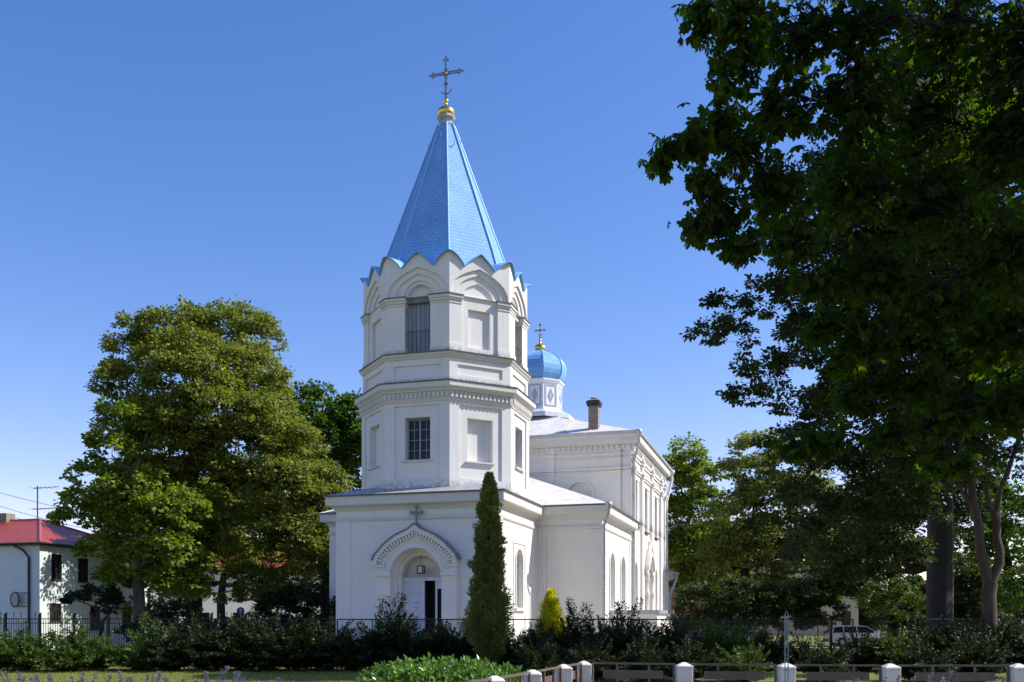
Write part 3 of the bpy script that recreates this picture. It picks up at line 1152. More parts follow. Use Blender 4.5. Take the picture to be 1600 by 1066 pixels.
    for cx_, cz in ((xc - .16, z0 + .38), (xc + .16, z0 + .38), (xc, z0 + .54), (xc, z0 + .38)):
        x.fill(ff, [(cx_ + .055 * math.cos(q), cz + .055 * math.sin(q)) for q in [i * math.pi / 4 for i in range(8)]], [], 3.295)
        x.reveal(ff, [(cx_ + .055 * math.cos(q), cz + .055 * math.sin(q)) for q in [i * math.pi / 4 for i in range(8)]], 3.295, 3.235)
    x.fbox(ff, xc - .07, xc + .07, z0 - 0.05, z0 + .04, 3.23, 3.30)
    x.build('portal_cross', STONEX, church)


build_base()


def downpipe(path, r=0.05, mat=PIPE, hopper=True):
    m = MB()
    m.tube(path, r, 8)
    p0 = Vector(path[0])
    if hopper:
        m.lathe((p0.x, p0.y, p0.z - 0.05), [(r * 1.1, -0.12), (r * 2.2, 0.03), (r * 2.4, 0.12), (r * 2.0, 0.12), (r, 0)], 8)
    for i in range(len(path) - 1):
        a, b = Vector(path[i]), Vector(path[i + 1])
        if (a - b).length > 1.5:
            n = int((a - b).length / 1.1)
            for k in range(1, n):
                q = a.lerp(b, k / n)
                m.lathe((q.x, q.y, q.z), [(r, -.02), (r * 1.25, -.02), (r * 1.25, .02), (r, .02)], 8)
    m.build('downpipe', mat, church)


def build_annex():
    U, V0, V1 = 5.03, 1.38, 7.5
    ff = Fr(0, 0, -90)
    fr = Fr(0, 0, 0)
    wins = [(3.15, 0.42), (5.35, 0.42)]
    hr = [(arch(c, h, 1.98, 3.50, 12), 0.25) for c, h in wins]
    p1 = rect(2.96, 4.36, 0.9, 4.58)
    p2 = rect(3.09, 4.24, 1.0, 4.45)
    m = MB()
    m.fill(ff, rect(-U, U, 0, 5.3), [p1], -V0)
    m.reveal(ff, p1, -V0, -V0 - 0.04)
    m.fill(ff, p1, [p2], -V0 - 0.04)
    m.reveal(ff, p2, -V0 - 0.04, -V0 - 0.08)
    m.fill(ff, p2, [], -V0 - 0.081)
    m.fill(fr, rect(V0, V1, 0, 5.3), [h for h, _ in hr], U)
    for h, d in hr:
        m.reveal(fr, h, U, U - d)
        m.fill(fr, h, [], U - d - .001)
    m.add([(-U, V0, 0), (-U, V1, 0), (-U, V1, 5.3), (-U, V0, 5.3)], [(0, 1, 2, 3)])
    m.fbox(ff, 4.60, U, 0, 4.62, -V0, -V0 + 0.03)
    m.fbox(fr, V0, V0 + 0.45, 0, 4.62, U, U + 0.03)
    m.fbox(fr, 6.75, 7.1, 0, 4.62, U, U + 0.03)
    m.build('vestibule_wall', PLAST_N, church)
    for c, h in wins:
        s = MB()
        o = [(c - h - .13, 1.9), (c - h - .13, 3.5)] + [(c - (h + .13) * math.cos(math.pi * i / 12), 3.5 + (h + .13) * math.sin(math.pi * i / 12)) for i in range(1, 13)] + [(c + h + .13, 1.9)]
        q = [(c - h - .02, 1.9), (c - h - .02, 3.5)] + [(c - (h + .02) * math.cos(math.pi * i / 12), 3.5 + (h + .02) * math.sin(math.pi * i / 12)) for i in range(1, 13)] + [(c + h + .02, 1.9)]
        s.band(fr, o, q, U - .01, U + .035)
        s.build('window_surround', TRIM, church)
        window_unit(fr, c, h - .01, 1.99, 3.91, U - .22, church, arched=True, cols=2, rows=5, mat=WWHITE, glass=GLASSL, fw=.03)
    c = MB()
    fl = MB()
    cornice_set(c, fl, rplan(-U, U, V0, V1 - 0.32), 5.42, 0.25)
    c.build('cornice', TRIM, church)
    fl.build('flashing', FLASH, church)
    r = MB()
    hip_roof(r, -5.31, 5.31, 1.08, 9.0, 5.45, [(0, 6.30, 7.62), (0, 7.46, 7.62)])
    r.build('roof', ROOFW, church)
    downpipe([(5.31, 1.05, 5.40), (5.31, 1.05, 5.15), (5.11, 1.26, 4.72), (5.11, 1.28, 0.3)], .055)


def strings_front(m, fr, s0, s1, d, pil):
    """string courses of the nave that break forward over each pilaster"""
    prs = [(8.12, 8.21, .06), (7.96, 8.02, .05), (7.55, 7.63, .08), (7.45, 7.50, .05)]
    for z0, z1, p in prs:
        m.fbox(fr, s0, s1, z0, z1, d - .01, d + p)
        for a, b, q in pil:
            m.fbox(fr, a - .03, b + .03, z0 - .004, z1 + .004, d - .01, d + q + p)


def build_nave():
    U, V0, V1 = 5.08, 7.45, 17.1
    ff = Fr(0, 0, -90)
    fr = Fr(0, 0, 0)
    m = MB()
    # front face: large sunk frames holding blind arched windows, right and left of the tower
    fh = []
    for sg in (-1, 1):
        a, b = sorted((sg * 2.12, sg * 3.72))
        fh.append(rect(a, b, 5.6, 7.32))
    m.fill(ff, rect(-U, U, 0, 8.9), fh, -V0)
    for sg, h in zip((-1, 1), fh):
        c = sg * 2.92
        m.reveal(ff, h, -V0, -V0 - .04)
        ah = arch(c, .62, 5.61, 6.62, 16)
        ai = arch(c, .50, 5.62, 6.60, 16)
        m.fill(ff, h, [ah], -V0 - .04)
        m.reveal(ff, ah, -V0 - .04, -V0 + .0)
        m.fill(ff, ah, [ai], -V0 + .0005)
        m.reveal(ff, ai, -V0, -V0 - .14)
        m.fill(ff, ai, [], -V0 - .141)
        for i in range(3):
            s0 = sg * 2.92 + (-.8 + i * .55)
            m.fbox(ff, s0, s0 + .42, 7.70, 7.73, -V0 - .01, -V0 + .02)
            m.fbox(ff, s0, s0 + .03, 7.73, 7.86, -V0 - .01, -V0 + .02)
    hr = []
    for c in (8.20, 10.95, 13.95):
        hr.append((arch(c, .40, 5.35, 6.92, 12), .22))
    for c in (8.30, 14.15):
        hr.append((arch(c, .36, 2.0, 3.55, 12), .22))
    hr.append((arch(11.5, .55, .3, 3.55, 14), .35))
    m.fill(fr, rect(V0, V1, 0, 8.9), [h for h, _ in hr], U)
    for h, d in hr:
        m.reveal(fr, h, U, U - d)
        m.fill(fr, h, [], U - d - .001)
    m.add([(-U, V0, 0), (-U, V1, 0), (-U, V1, 8.9), (-U, V0, 8.9)], [(0, 1, 2, 3)])
    m.add([(-U, V1, 0), (U, V1, 0), (U, V1, 8.9), (-U, V1, 8.9)], [(0, 1, 2, 3)])
    m.build('nave_wall', PLAST_N, church)
    # pilasters and strings
    p = MB()
    fp = [(4.40, 4.60, .08), (4.78, 5.02, .08), (1.62, 1.90, .08), (-5.02, -4.46, .08), (-1.90, -1.62, .08)]
    for a, b, q in fp:
        p.fbox(ff, a, b, 5.0, 8.5, -V0 - .01, -V0 + q)
    strings_front(p, ff, -U, U, -V0, fp)
    rp = [(7.47, 7.62, .06), (9.35, 9.62, .09), (9.72, 9.9, .06), (12.2, 12.47, .09), (12.57, 12.8, .06), (15.2, 15.5, .09), (15.6, 15.85, .06), (16.7, 17.05, .08)]
    for a, b, q in rp:
        p.fbox(fr, a, b, 0, 8.5, U - .01, U + q)
    strings_front(p, fr, V0, V1, U, rp)
    for a, b in ((7.7, 9.25), (10.0, 12.1), (12.9, 15.1)):
        p.fbox(fr, a + .15, b - .15, 7.20, 7.25, U - .01, U + .03)
        p.fbox(fr, a + .15, a + .2, 5.2, 7.20, U - .01, U + .03)
        p.fbox(fr, b - .2, b - .15, 5.2, 7.20, U - .01, U + .03)
        for i in range(5):
            s = a + .2 + (b - a - .4) * (i + .5) / 5
            p.fbox(fr, s - .07, s + .07, 7.68, 7.84, U - .01, U + .03)
    p.build('pilasters_and_strings', PLAST_N, church)
    # window glazing
    for c in (8.20, 10.95, 13.95):
        window_unit(fr, c, .39, 5.37, 7.31, U - .2, church, arched=True, rows=5, mat=WWHITE, glass=GLASSL, fw=.03)
        s = MB()
        s.fbox(fr, c - .46, c + .46, 5.27, 5.34, U - .02, U + .08)
        s.build('sill', FLASH, church)
    for c in (8.30, 14.15):
        window_unit(fr, c, .35, 2.02, 3.90, U - .2, church, arched=True, rows=5, mat=WWHITE, glass=GLASSL, fw=.03)
    # south portal: ogee gable on baluster columns
    s = MB()
    c0 = 11.5
    s.fill(fr, [(c0 + 1.0, 3.55)] + ogee_path(c0, 1.0, 3.75, 5.0) + [(c0 - 1.0, 3.55)] + arch(c0, .60, 3.5, 3.55, 16)[2:][::-1], [], U + .13)
    s.reveal(fr, [(c0 + 1.0, 3.55)] + ogee_path(c0, 1.0, 3.75, 5.0) + [(c0 - 1.0, 3.55)] + arch(c0, .60, 3.5, 3.55, 16)[2:][::-1], U + .13, U - .01)
    s.band(fr, ogee_path(c0, 1.06, 3.70, 5.06), ogee_path(c0, .94, 3.70, 4.86), U + .1, U + .20)
    s.band(fr, ogee_path(c0, .80, 3.70, 4.55), ogee_path(c0, .74, 3.70, 4.45), U + .1, U + .21)
    for sg in (-1, 1):
        x, y, _ = fr(c0 + sg * .8, 0, U + .12)
        x, y, _ = fr(c0 + sg * .8, 0, U + .06)
        s.lathe((x, y, 0), [(a_ * .72, b_) for a_, b_ in [(.12, .3), (.12, .5), (.16, .52), (.16, .6), (.11, .65), (.11, 1.6), (.16, 1.7), (.16, 1.8), (.11, 1.85), (.11, 2.5), (.16, 2.6), (.18, 2.75), (.13, 2.85), (.11, 2.95), (.11, 3.2), (.17, 3.3), (.19, 3.5), (.19, 3.56)]], 10)
    s.build('side_portal', PLAST_N, church)
    # cornice
    c = MB()
    fl = MB()
    P = rplan(-U, U, V0, V1)
    zt = 8.92
    c.ring(P, [(-.03, 8.30), (.03, 8.32), (.05, 8.36), (.05, 8.52), (.11, 8.535), (.13, 8.57), (.24, 8.61), (.26, 8.64), (.26, 8.84), (.29, 8.87), (.29, zt - .005), (-.03, zt + .01)])
    for k in range(46):
        s0 = -4.95 + k * .22
        c.fbox(ff, s0 - .045, s0 + .045, 8.36, 8.51, -V0 + .045, -V0 + .12)
    for k in range(43):
        s0 = V0 + .15 + k * .22
        c.fbox(fr, s0 - .05, s0 + .05, 8.38, 8.50, U + .045, U + .10)
    c.build('cornice', TRIM, church)
    g = MB()
    g.ring(P, [(.27, zt), (.33, zt - .02), (.34, zt + .10), (.31, zt + .10), (.30, zt + .02), (-.05, zt + .07), (-.05, zt + .05)])
    g.build('gutter', PIPE, church)
    r = MB()
    hip_roof(r, -U - .31, U + .31, V0 - .31, V1 + .31, 8.96, [(0, 12.3, 11.0)])
    r.build('roof', ROOFW, church)
    sm = MB()      # standing seams down the front slope
    for i in range(-4, 5):
        u = i * 1.1
        k = 1 - abs(u) / 5.39
        sm.tube([(u, V0 - .30, 8.985), (u, V0 - .31 + 5.15 * k, 8.985 + 2.04 * k)], .014, 4, smooth=False)
    sm.build('roof_seams', ROOFW, church)
    downpipe([(5.36, 7.16, 8.95), (5.36, 7.18, 8.55), (5.12, 7.36, 7.8), (5.12, 7.38, .3)], .055)
    downpipe([(5.38, 17.35, 8.85), (5.40, 17.4, 8.5), (5.16, 17.2, 7.4), (5.16, 17.2, .3)], .07, PIPEW)
    # ---- pedestal, drum, onion dome
    OX, OY = 0.0, 12.35
    ped = MB()
    ped.lathe((OX, OY, 0), [(1.95, 9.9), (1.62, 10.62), (1.60, 10.64)], 4, R(45), smooth=False)
    ped.lathe((OX, OY, 0), [(1.60, 10.62), (1.60, 10.82), (1.15, 11.02), (1.10, 11.10)], 8, R(22.5), smooth=False)
    ped.build('drum_pedestal', mat_simple('pale_sheet_metal', (0.55, 0.57, 0.60), 0.5, .1, .05), church)
    dr = MB()
    ph = R(22.5)
    dr.lathe((OX, OY, 0), [(1.08, 11.0), (1.08, 11.1), (1.03, 11.12), (1.03, 12.25), (1.09, 12.3), (1.13, 12.36), (1.13, 12.42), (.4, 12.5)], 8, ph, smooth=False)
    drum = dr.build('drum', SIGNW, church)
    pn = MB()
    ap = 1.03 * math.cos(math.pi / 8)
    gp = mat_simple('grey_blue_paint', (0.36, 0.40, 0.46), .6)
    for k in range(8):
        f2 = Fr(OX, OY, 45 * k)
        hw = .30
        z0, z1 = 11.2, 12.16
        pn.band(f2, [(-hw, z0), (hw, z0), (hw, z1), (-hw, z1), (-hw, z0)], [(-hw + .06, z0 + .06), (hw - .06, z0 + .06), (hw - .06, z1 - .06), (-hw + .06, z1 - .06), (-hw + .06, z0 + .06)], ap - .01, ap + .02)
        zc = (z0 + z1) / 2
        pn.band(f2, [(0, zc - .32), (.15, zc), (0, zc + .32), (-.15, zc), (0, zc - .32)], [(0, zc - .24), (.112, zc), (0, zc + .24), (-.112, zc), (0, zc - .24)], ap - .01, ap + .02)
        pn.fill(f2, [(0, zc - .2), (.09, zc), (0, zc + .2), (-.09, zc)], [], ap + .012)
    pn.build('drum_panels', gp, drum)
    dm = MB()
    pr = [(1.05, 12.44), (1.13, 12.50), (1.20, 12.66), (1.235, 12.86), (1.22, 13.06), (1.14, 13.28), (1.00, 13.48), (.80, 13.64), (.56, 13.77), (.34, 13.86), (.20, 13.95)]
    dm.lathe((OX, OY, 0), pr, 8, ph, smooth=False, uvs=True)
    dome = dm.build('onion_dome', BLUE, church)
    rb = MB()
    for i in range(8):
        a = ph + math.pi / 4 * i
        rb.tube([(OX + r_ * math.cos(a), OY + r_ * math.sin(a), z) for r_, z in pr], .026, 5, smooth=False)
    rb.build('dome_ribs', BLUEP, dome)
    gold_top(OX, OY, 13.90, .27, church)
    x = MB()
    z0 = 14.42
    x.tube([(OX, OY, z0), (OX, OY, z0 + .72)], .018, 6)
    x.tube([(OX - .2, OY, z0 + .44), (OX + .2, OY, z0 + .44)], .018, 6)
    for ax_, az in ((-.2, .44), (.2, .44), (0, .70), (0, .44)):
        x.tube([(OX + ax_ + .045 * math.cos(q), OY, z0 + az + .045 * math.sin(q)) for q in [i * math.pi / 4 for i in range(9)]], .016, 4, caps=False)
    for sg in (-1, 1):
        x.tube([(OX, OY, z0 + .2), (OX + sg * .1, OY, z0 + .26)], .012, 5)
        x.tube([(OX, OY, z0 + .05), (OX + sg * .08, OY, z0 + .14), (OX + sg * .1, OY, z0 + .2)], .01, 5)
    x.build('cross', IRONX, church)
    # ---- chimney
    ch = MB()
    a0, a1, b0, b1 = 3.18, 3.58, 7.95, 8.35
    for fra, sA, sB, d in ((ff, a0, a1, -b0), (fr, b0, b1, a1)):
        ch.fill(fra, rect(sA, sB, 9.0, 10.26), [], d)
    ch.add([(a0, b0, 9), (a0, b1, 9), (a0, b1, 10.26), (a0, b0, 10.26)], [(0, 1, 2, 3)])
    ch.add([(a0, b1, 9), (a1, b1, 9), (a1, b1, 10.26), (a0, b1, 10.26)], [(0, 1, 2, 3)])
    chim = ch.build('chimney', BRICKG, church)
    cc = MB()
    cc.box(a0 - .05, a1 + .05, b0 - .05, b1 + .05, 10.24, 10.32)
    cc.box(a0 - .08, a1 + .08, b0 - .08, b1 + .08, 10.32, 10.44)
    cc.box(a0 - .03, a1 + .03, b0 - .03, b1 + .03, 10.44, 10.48)
    cc.build('chimney_cap', SOOT, chim)
    # ---- sanctuary behind, lower
    s = MB()
    su, sv0, sv1 = 4.95, 17.1, 19.6
    s.fill(fr, rect(sv0, sv1, 0, 3.8), [], su)
    s.fill(Fr(0, 0, 90), rect(-su, su, 0, 3.8), [], sv1)
    s.add([(-su, sv0, 0), (-su, sv1, 0), (-su, sv1, 3.8), (-su, sv0, 3.8)], [(0, 1, 2, 3)])
    for a, b in ((17.3, 17.6), (18.0, 18.25), (19.2, 19.6)):
        s.fbox(fr, a, b, 0, 3.3, su - .01, su + .05)
    s.build('sanctuary_wall', PLAST_N, church)
    c = MB()
    fl = MB()
    cornice_set(c, fl, rplan(-su, su, sv0 + .3, sv1), 3.98, .28, False)
    c.build('cornice', TRIM, church)
    fl.build('flashing', PIPE, church)
    r = MB()
    hip_roof(r, -5.25, 5.25, 16.5, 19.9, 4.0, [(0, 17.1, 5.6), (0, 17.3, 5.6)])
    r.build('roof', ROOFW, church)
    downpipe([(5.32, 19.85, 3.95), (5.34, 19.9, 3.7), (5.02, 19.66, 2.8), (5.02, 19.66, .3)], .06, PIPEW)
    # ---- low boiler-room entrance on the south side
    b = MB()
    b.box(5.03, 6.68, 2.75, 5.2, 0.0, 1.80)
    b.hexa([(5.03, 5.2, 0), (6.68, 5.2, 0), (6.68, 7.6, 0), (5.03, 7.6, 0), (5.03, 5.2, 1.79), (6.68, 5.2, 1.79), (6.68, 7.6, .7), (5.03, 7.6, .7)])
    en = b.build('basement_entrance', PLAST_N, church)
    k = MB()
    k.box(5.035, 6.76, 2.67, 5.25, 1.805, 1.93)
    k.hexa([(5.035, 5.25, 1.80), (6.76, 5.25, 1.80), (6.76, 7.7, .68), (5.035, 7.7, .68), (5.035, 5.25, 1.88), (6.76, 5.25, 1.88), (6.76, 7.7, .76), (5.035, 7.7, .76)])
    k.build('canopy_roof', PIPE, en)
    dw = MB()
    dw.band(ff, rect(5.75, 6.32, .3, 1.62) + [(5.75, .3)], [(5.79, .34), (6.28, .34), (6.28, 1.58), (5.79, 1.58), (5.79, .34)], -2.76, -2.72)
    dw.fill(ff, rect(5.78, 6.29, .33, 1.59), [], -2.742)
    dw.build('entrance_door', PIPE, en)
    fld = MB()
    fld.box(6.70, 6.95, 5.05, 5.2, 1.80, 1.95)
    fld.tube([(6.62, 5.12, 1.9), (6.8, 5.12, 1.85)], .02, 5)
    fld.build('floodlight', LINTEL, en)


build_annex()
build_nave()

# gull on the chimney
gx, gy = UV(3.30, 8.1)
gull = empty('gull', (gx, gy, EYE + (10.48 - 1.65) * K), math.pi, 'white gull with grey wings standing on the chimney of the church', 'bird')


def build_gull():
    m = MB()
    # body along +x (head at +x), one continuous skin
    prof = [(-.24, .14, .012, .006), (-.20, .145, .03, .02), (-.12, .15, .055, .05), (-.03, .15, .07, .075), (.05, .155, .068, .078), (.11, .18, .05, .055), (.145, .22, .034, .036), (.165, .255, .036, .036), (.19, .268, .034, .032), (.215, .262, .02, .018), (.222, .260, .008, .008)]
    n = 12
    pts = [(x, ry * math.cos(2 * math.pi * k / n), z + rz * math.sin(2 * math.pi * k / n)) for x, z, ry, rz in prof for k in range(n)]
    fs = [(i * n + k, i * n + (k + 1) % n, (i + 1) * n + (k + 1) % n, (i + 1) * n + k) for i in range(len(prof) - 1) for k in range(n)]
    m.add(pts, fs + [tuple(range(n)), tuple(range(len(pts) - n, len(pts)))], smooth=True)
    m.build('body', FEATHER, gull)
    for sg in (-1, 1):
        wg = MB()
        wp = [(.08, .17, .02), (.03, .18, .05), (-.08, .17, .05), (-.2, .145, .03), (-.31, .13, .006)]
        pts = []
        for x, z, h in wp:
            pts += [(x, sg * .068, z + h), (x, sg * .085, z), (x, sg * .068, z - h)]
            pts += [(x, sg * .03, z)]
        fs = [(i * 4 + k, i * 4 + (k + 1) % 4, (i + 1) * 4 + (k + 1) % 4, (i + 1) * 4 + k) for i in range(4) for k in range(4)]
        wg.add(pts, fs, smooth=True)
        wg.build('wing', FEATHG, gull)
        lg = MB()
        lg.tube([(.0, sg * .03, .09), (.01, sg * .03, .0)], .006, 5)
        lg.tube([(-.01, sg * .03, .004), (.04, sg * .03, .004)], .008, 5)
        lg.build('leg', mat_simple('gull_leg', (.5, .3, .1), .6), gull)
    b = MB()
    b.tube([(.218, 0, .26), (.25, 0, .257), (.265, 0, .25)], [.009, .007, .003], 6)
    b.build('beak', mat_simple('gull_beak', (.65, .4, .05), .5), gull)


build_gull()

# ------------------------------------------------------------------ foliage generators
def leaf_object(name, P, N, T, L, W, mat, parent=None, shape='quad', fold=0.25):
    """P centre-base, N normal, T pointing direction, L length, W width (arrays)"""
    T = T / np.linalg.norm(T, axis=1, keepdims=True)
    S = np.cross(N, T)
    S /= (np.linalg.norm(S, axis=1, keepdims=True) + 1e-9)
    Nn = np.cross(T, S)
    L = L[:, None]
    W = W[:, None]
    n = len(P)
    if shape == 'quad':
        v = np.stack([P, P + T * L * .5 + S * W * .5 + Nn * W * fold, P + T * L, P + T * L * .5 - S * W * .5 + Nn * W * fold], 1)
        k = 4
        base = np.arange(n)[:, None] * 4
        loops = (base + np.array([0, 1, 2, 3])).ravel()
        starts = np.arange(n) * 4
        npoly = n
    elif shape == 'obovate':   # chestnut leaflet: widest past the middle, drooping tip
        D = -Nn
        v = np.stack([P, P + T * L * .35 + S * W * .28 + Nn * W * .05, P + T * L * .72 + S * W * .5 + D * L * .04, P + T * L * .98 + D * L * .16,
                      P + T * L * .72 - S * W * .5 + D * L * .04, P + T * L * .35 - S * W * .28 + Nn * W * .05, P + T * L * .5 - Nn * W * .12], 1)
        base = np.arange(n)[:, None] * 7
        q = np.array([0, 1, 6, 5, 1, 2, 3, 6, 5, 6, 3, 4])
        loops = (base + q).ravel()
        starts = np.arange(n * 3) * 4
        npoly = n * 3
    V = v.reshape(-1, 3)
    me = bpy.data.meshes.new(name)
    me.vertices.add(len(V))
    me.vertices.foreach_set('co', V.astype(np.float32).ravel())
    me.loops.add(len(loops))
    me.loops.foreach_set('vertex_index', loops.astype(np.int32))
    me.polygons.add(npoly)
    me.polygons.foreach_set('loop_start', starts.astype(np.int32))
    me.update(calc_edges=True)
    me.materials.append(mat)
    o = bpy.data.objects.new(name, me)
    C.objects.link(o)
    if parent:
        o.parent = parent
    return o


def rdir(rng, n):
    v = rng.normal(size=(n, 3))
    return v / np.linalg.norm(v, axis=1, keepdims=True)


DK, PK, LK = 1.75, 1.8, 1.18


def crown_points(rng, lobes, dens, tuft_r, per, droop=0.35, up=0.6, sub_r=None):
    """lobes: (x,y,z,rx,ry,rz). boughs on the lobes, tufts on the boughs, leaves in the tufts"""
    dens, per = dens * DK, int(per * PK)
    PP, NN, TT, tufts = [], [], [], []
    for (x, y, z, rx, ry, rz) in lobes:
        c = np.array([x, y, z])
        r = np.array([rx, ry, rz])
        rm = (rx * ry * rz) ** (1 / 3)
        nb = max(5, int(dens * rm * rm))
        d = rdir(rng, nb)
        d[:, 2] = np.where((d[:, 2] < -0.3) & (rng.random(nb) < 0.6), -d[:, 2], d[:, 2])
        f = rng.uniform(.55, 1.0, nb) ** .7
        bc = c + d * r * f[:, None]
        br = (sub_r or 0.42 * rm) * rng.uniform(.6, 1.25, nb)
        for i in range(nb):
            nt_ = max(4, int(7 * (br[i] / tuft_r) ** 1.6 * .35))
            td = rdir(rng, nt_) + d[i] * .8
            td /= np.linalg.norm(td, axis=1, keepdims=True)
            td[:, 2] = np.abs(td[:, 2]) * .85 - .25
            tc = bc[i] + td * br[i] * rng.uniform(.35, 1.05, (nt_, 1)) * np.array([1, 1, .8])
            tufts.append(np.hstack([tc, np.repeat(bc[i][None], nt_, 0)]))
            m = per * nt_
            lt = np.repeat(tc, per, 0)
            od = np.repeat(td, per, 0)
            rd = rdir(rng, m)
            p = lt + rd * tuft_r * rng.uniform(.2, 1, (m, 1)) * np.array([1, 1, .45])
            p[:, 2] -= droop * tuft_r * (rd[:, 0] ** 2 + rd[:, 1] ** 2)
            t = rd * .7 + od * .6
            t[:, 2] -= .35
            nn = rd * .45 + od * .35 + rng.normal(size=(m, 3)) * .35
            nn[:, 2] += up
            PP.append(p)
            NN.append(nn)
            TT.append(t)
    return np.vstack(PP), np.vstack(NN), np.vstack(TT), np.vstack(tufts)


def px_lobes(lst, D):
    """lobes given where they stand: bearing, height and size seen from the park edge, at distance D(+dd)"""
    out = []
    for l in lst:
        px, py, rx, ry = l[:4]
        dd = D + (l[4] if len(l) > 4 else 0)
        out.append((at(px, dd), dd, zp(py, dd), rx / F * dd, (rx + ry) * .5 / F * dd, ry / F * dd))
    return out


def limb_path(rng, a, b, n=7, wob=.06):
    a, b = Vector(a), Vector(b)
    L = (b - a).length
    mid = a.lerp(b, .45) + Vector((0, 0, L * .10))
    pts = []
    for i in range(n + 1):
        t = i / n
        p = a * (1 - t) ** 2 + mid * 2 * t * (1 - t) + b * t * t
        if 0 < i < n:
            p += Vector(rng.normal(size=3)) * L * wob * .5
        pts.append(p)
    return pts


def tree(name, label, cat, px, D, lobes, mat, bark, seed, tr=.35, leaf=.17, dens=9, tuft=.42, per=11, group=None, fork=None, base_z=0.0, trunk_px=None, sub=None, twigs=0, aspect=.75, gloss_shape='quad'):
    rng = np.random.default_rng(seed)
    lb = px_lobes(lobes, D)
    x0 = at(px, D)
    root = empty(name, (x0, D, base_z), 0, label, cat, group)
    P, N, T, tf = crown_points(rng, lb, dens, tuft, per, sub_r=sub)
    off = np.array([x0, D, base_z])
    n = len(P)
    L = leaf * LK * rng.uniform(.65, 1.25, n)
    leaf_object('crown', P - off, N, T, L, L * aspect * rng.uniform(.8, 1.2, n), mat, root)
    m = MB()
    zs = [l[2] for l in lb]
    low = min(l[2] - l[5] for l in lb)
    topz = max(zs)
    fk = fork if fork else max(2.2, low + (topz - low) * .15)
    cxm = sum(l[0] * l[3] for l in lb) / sum(l[3] for l in lb)
    top = Vector((cxm * .6 + x0 * .4, D, topz))
    tp = [Vector((x0, D, base_z - .2)), Vector((x0, D, base_z + .5)), Vector((x0 + rng.normal() * .08, D, fk * .55 + base_z)), Vector((x0, D, fk))]
    tp += [tp[-1].lerp(top, t) + Vector((rng.normal() * .2, rng.normal() * .2, 0)) for t in (.3, .6, .95)]
    m.tube([p - Vector(off) for p in tp], [tr * 1.35, tr * 1.08, tr, tr * .92, tr * .62, tr * .36, tr * .08], 10)
    nodes = [(tp[3], tr), (tp[4], tr * .7), (tp[5], tr * .45)] + [(tp[3].lerp(tp[4], .5), tr * .85), (tp[4].lerp(tp[5], .5), tr * .55)]
    for l, lp, r1 in skeleton(rng, m, Vector(off), nodes, lb, tr * .5):
        c = Vector(l[:3])
        for _ in range(min(int(3 + 2.2 * l[3]), 8)):
            e = c + Vector(rdir(rng, 1)[0] * np.array([l[3], l[4], l[5]]) * .7)
            bp = limb_path(rng, lp[rng.integers(4, len(lp))], e, 4)
            q0 = max(.012, r1 * .5)
            m.tube([p - Vector(off) for p in bp], [q0, q0 * .8, q0 * .6, q0 * .4, q0 * .15], 4)
    if twigs:
        idx = rng.choice(len(tf), min(twigs, len(tf)), replace=False)
        for i in idx:
            bp = limb_path(rng, tf[i, 3:], tf[i, :3], 3)
            m.tube([p - Vector(off) for p in bp], [.022, .017, .012, .006], 3)
    m.build('trunk', bark, root, clean=False)
    return root


def skeleton(rng, m, off, nodes, lobes, rmax, wob=.06, n=7):
    """grow limbs: every lobe hangs on the nearest trunk point or on a lobe nearer to the trunk"""
    nodes = [(Vector(p), r, 0.0) for p, r in nodes]
    t0 = [x[0] for x in nodes]
    order = sorted(lobes, key=lambda l: min((Vector(l[:3]) - q).length for q in t0))
    paths = []
    for l in order:
        c = Vector(l[:3])
        best = min(nodes, key=lambda q: (q[0] - c).length * (1.25 if q[0].z > c.z + 1.0 else 1.0) + q[2] * .35)
        r0 = min(best[1] * .7, rmax)
        lp = limb_path(rng, best[0], c, n, wob)
        r1 = r0 * .45
        m.tube([p - off for p in lp], [r0 + (r1 - r0) * i / (len(lp) - 1) for i in range(len(lp))], 6)
        nodes.append((c, r1, best[2] + (best[0] - c).length))
        paths.append((l, lp, r1))
    return paths


# ------------------------------------------------------------------ left trees
tree('linden_tree', 'tallest olive-green linden left of the church, its broad crown wider than the tower', 'tree', 302, 56,
     [(275, 520, 62, 42), (360, 512, 55, 40, 1), (405, 520, 34, 34), (215, 560, 48, 42), (200, 605, 46, 42, -1), (300, 590, 80, 66, -2), (385, 590, 58, 56, -1),
      (350, 660, 80, 60, -3), (418, 625, 34, 42), (205, 660, 48, 44), (265, 700, 66, 56, -2), (400, 700, 84, 64, -2), (440, 655, 36, 36), (175, 590, 22, 24), (215, 520, 34, 30), (330, 770, 80, 54), (435, 690, 38, 46, 1), (250, 760, 60, 50, 1), (300, 840, 60, 44, 1), (360, 860, 50, 34, 1), (268, 905, 40, 22, 2), (335, 885, 30, 18, 3), (395, 870, 40, 24, 2)],
     LINDEN, BARKD, 11, .45, .175, 7.0, .42, 11)
tree('linden_tree', 'second olive linden whose crown droops low against the left side of the tower base', 'tree', 512, 54,
     [(465, 715, 38, 40), (496, 760, 36, 40), (440, 760, 62, 52, -1), (500, 800, 48, 44), (450, 840, 58, 44, -1), (395, 830, 50, 44), (520, 850, 26, 36), (490, 885, 44, 34), (405, 905, 46, 26, 1), (445, 930, 44, 22, 1), (500, 930, 34, 26, 0), (400, 930, 30, 16, 0), (360, 930, 22, 12, 0), (545, 880, 20, 30, 3)],
     LINDEN, BARKD, 12, .36, .17, 7.5, .40, 11)
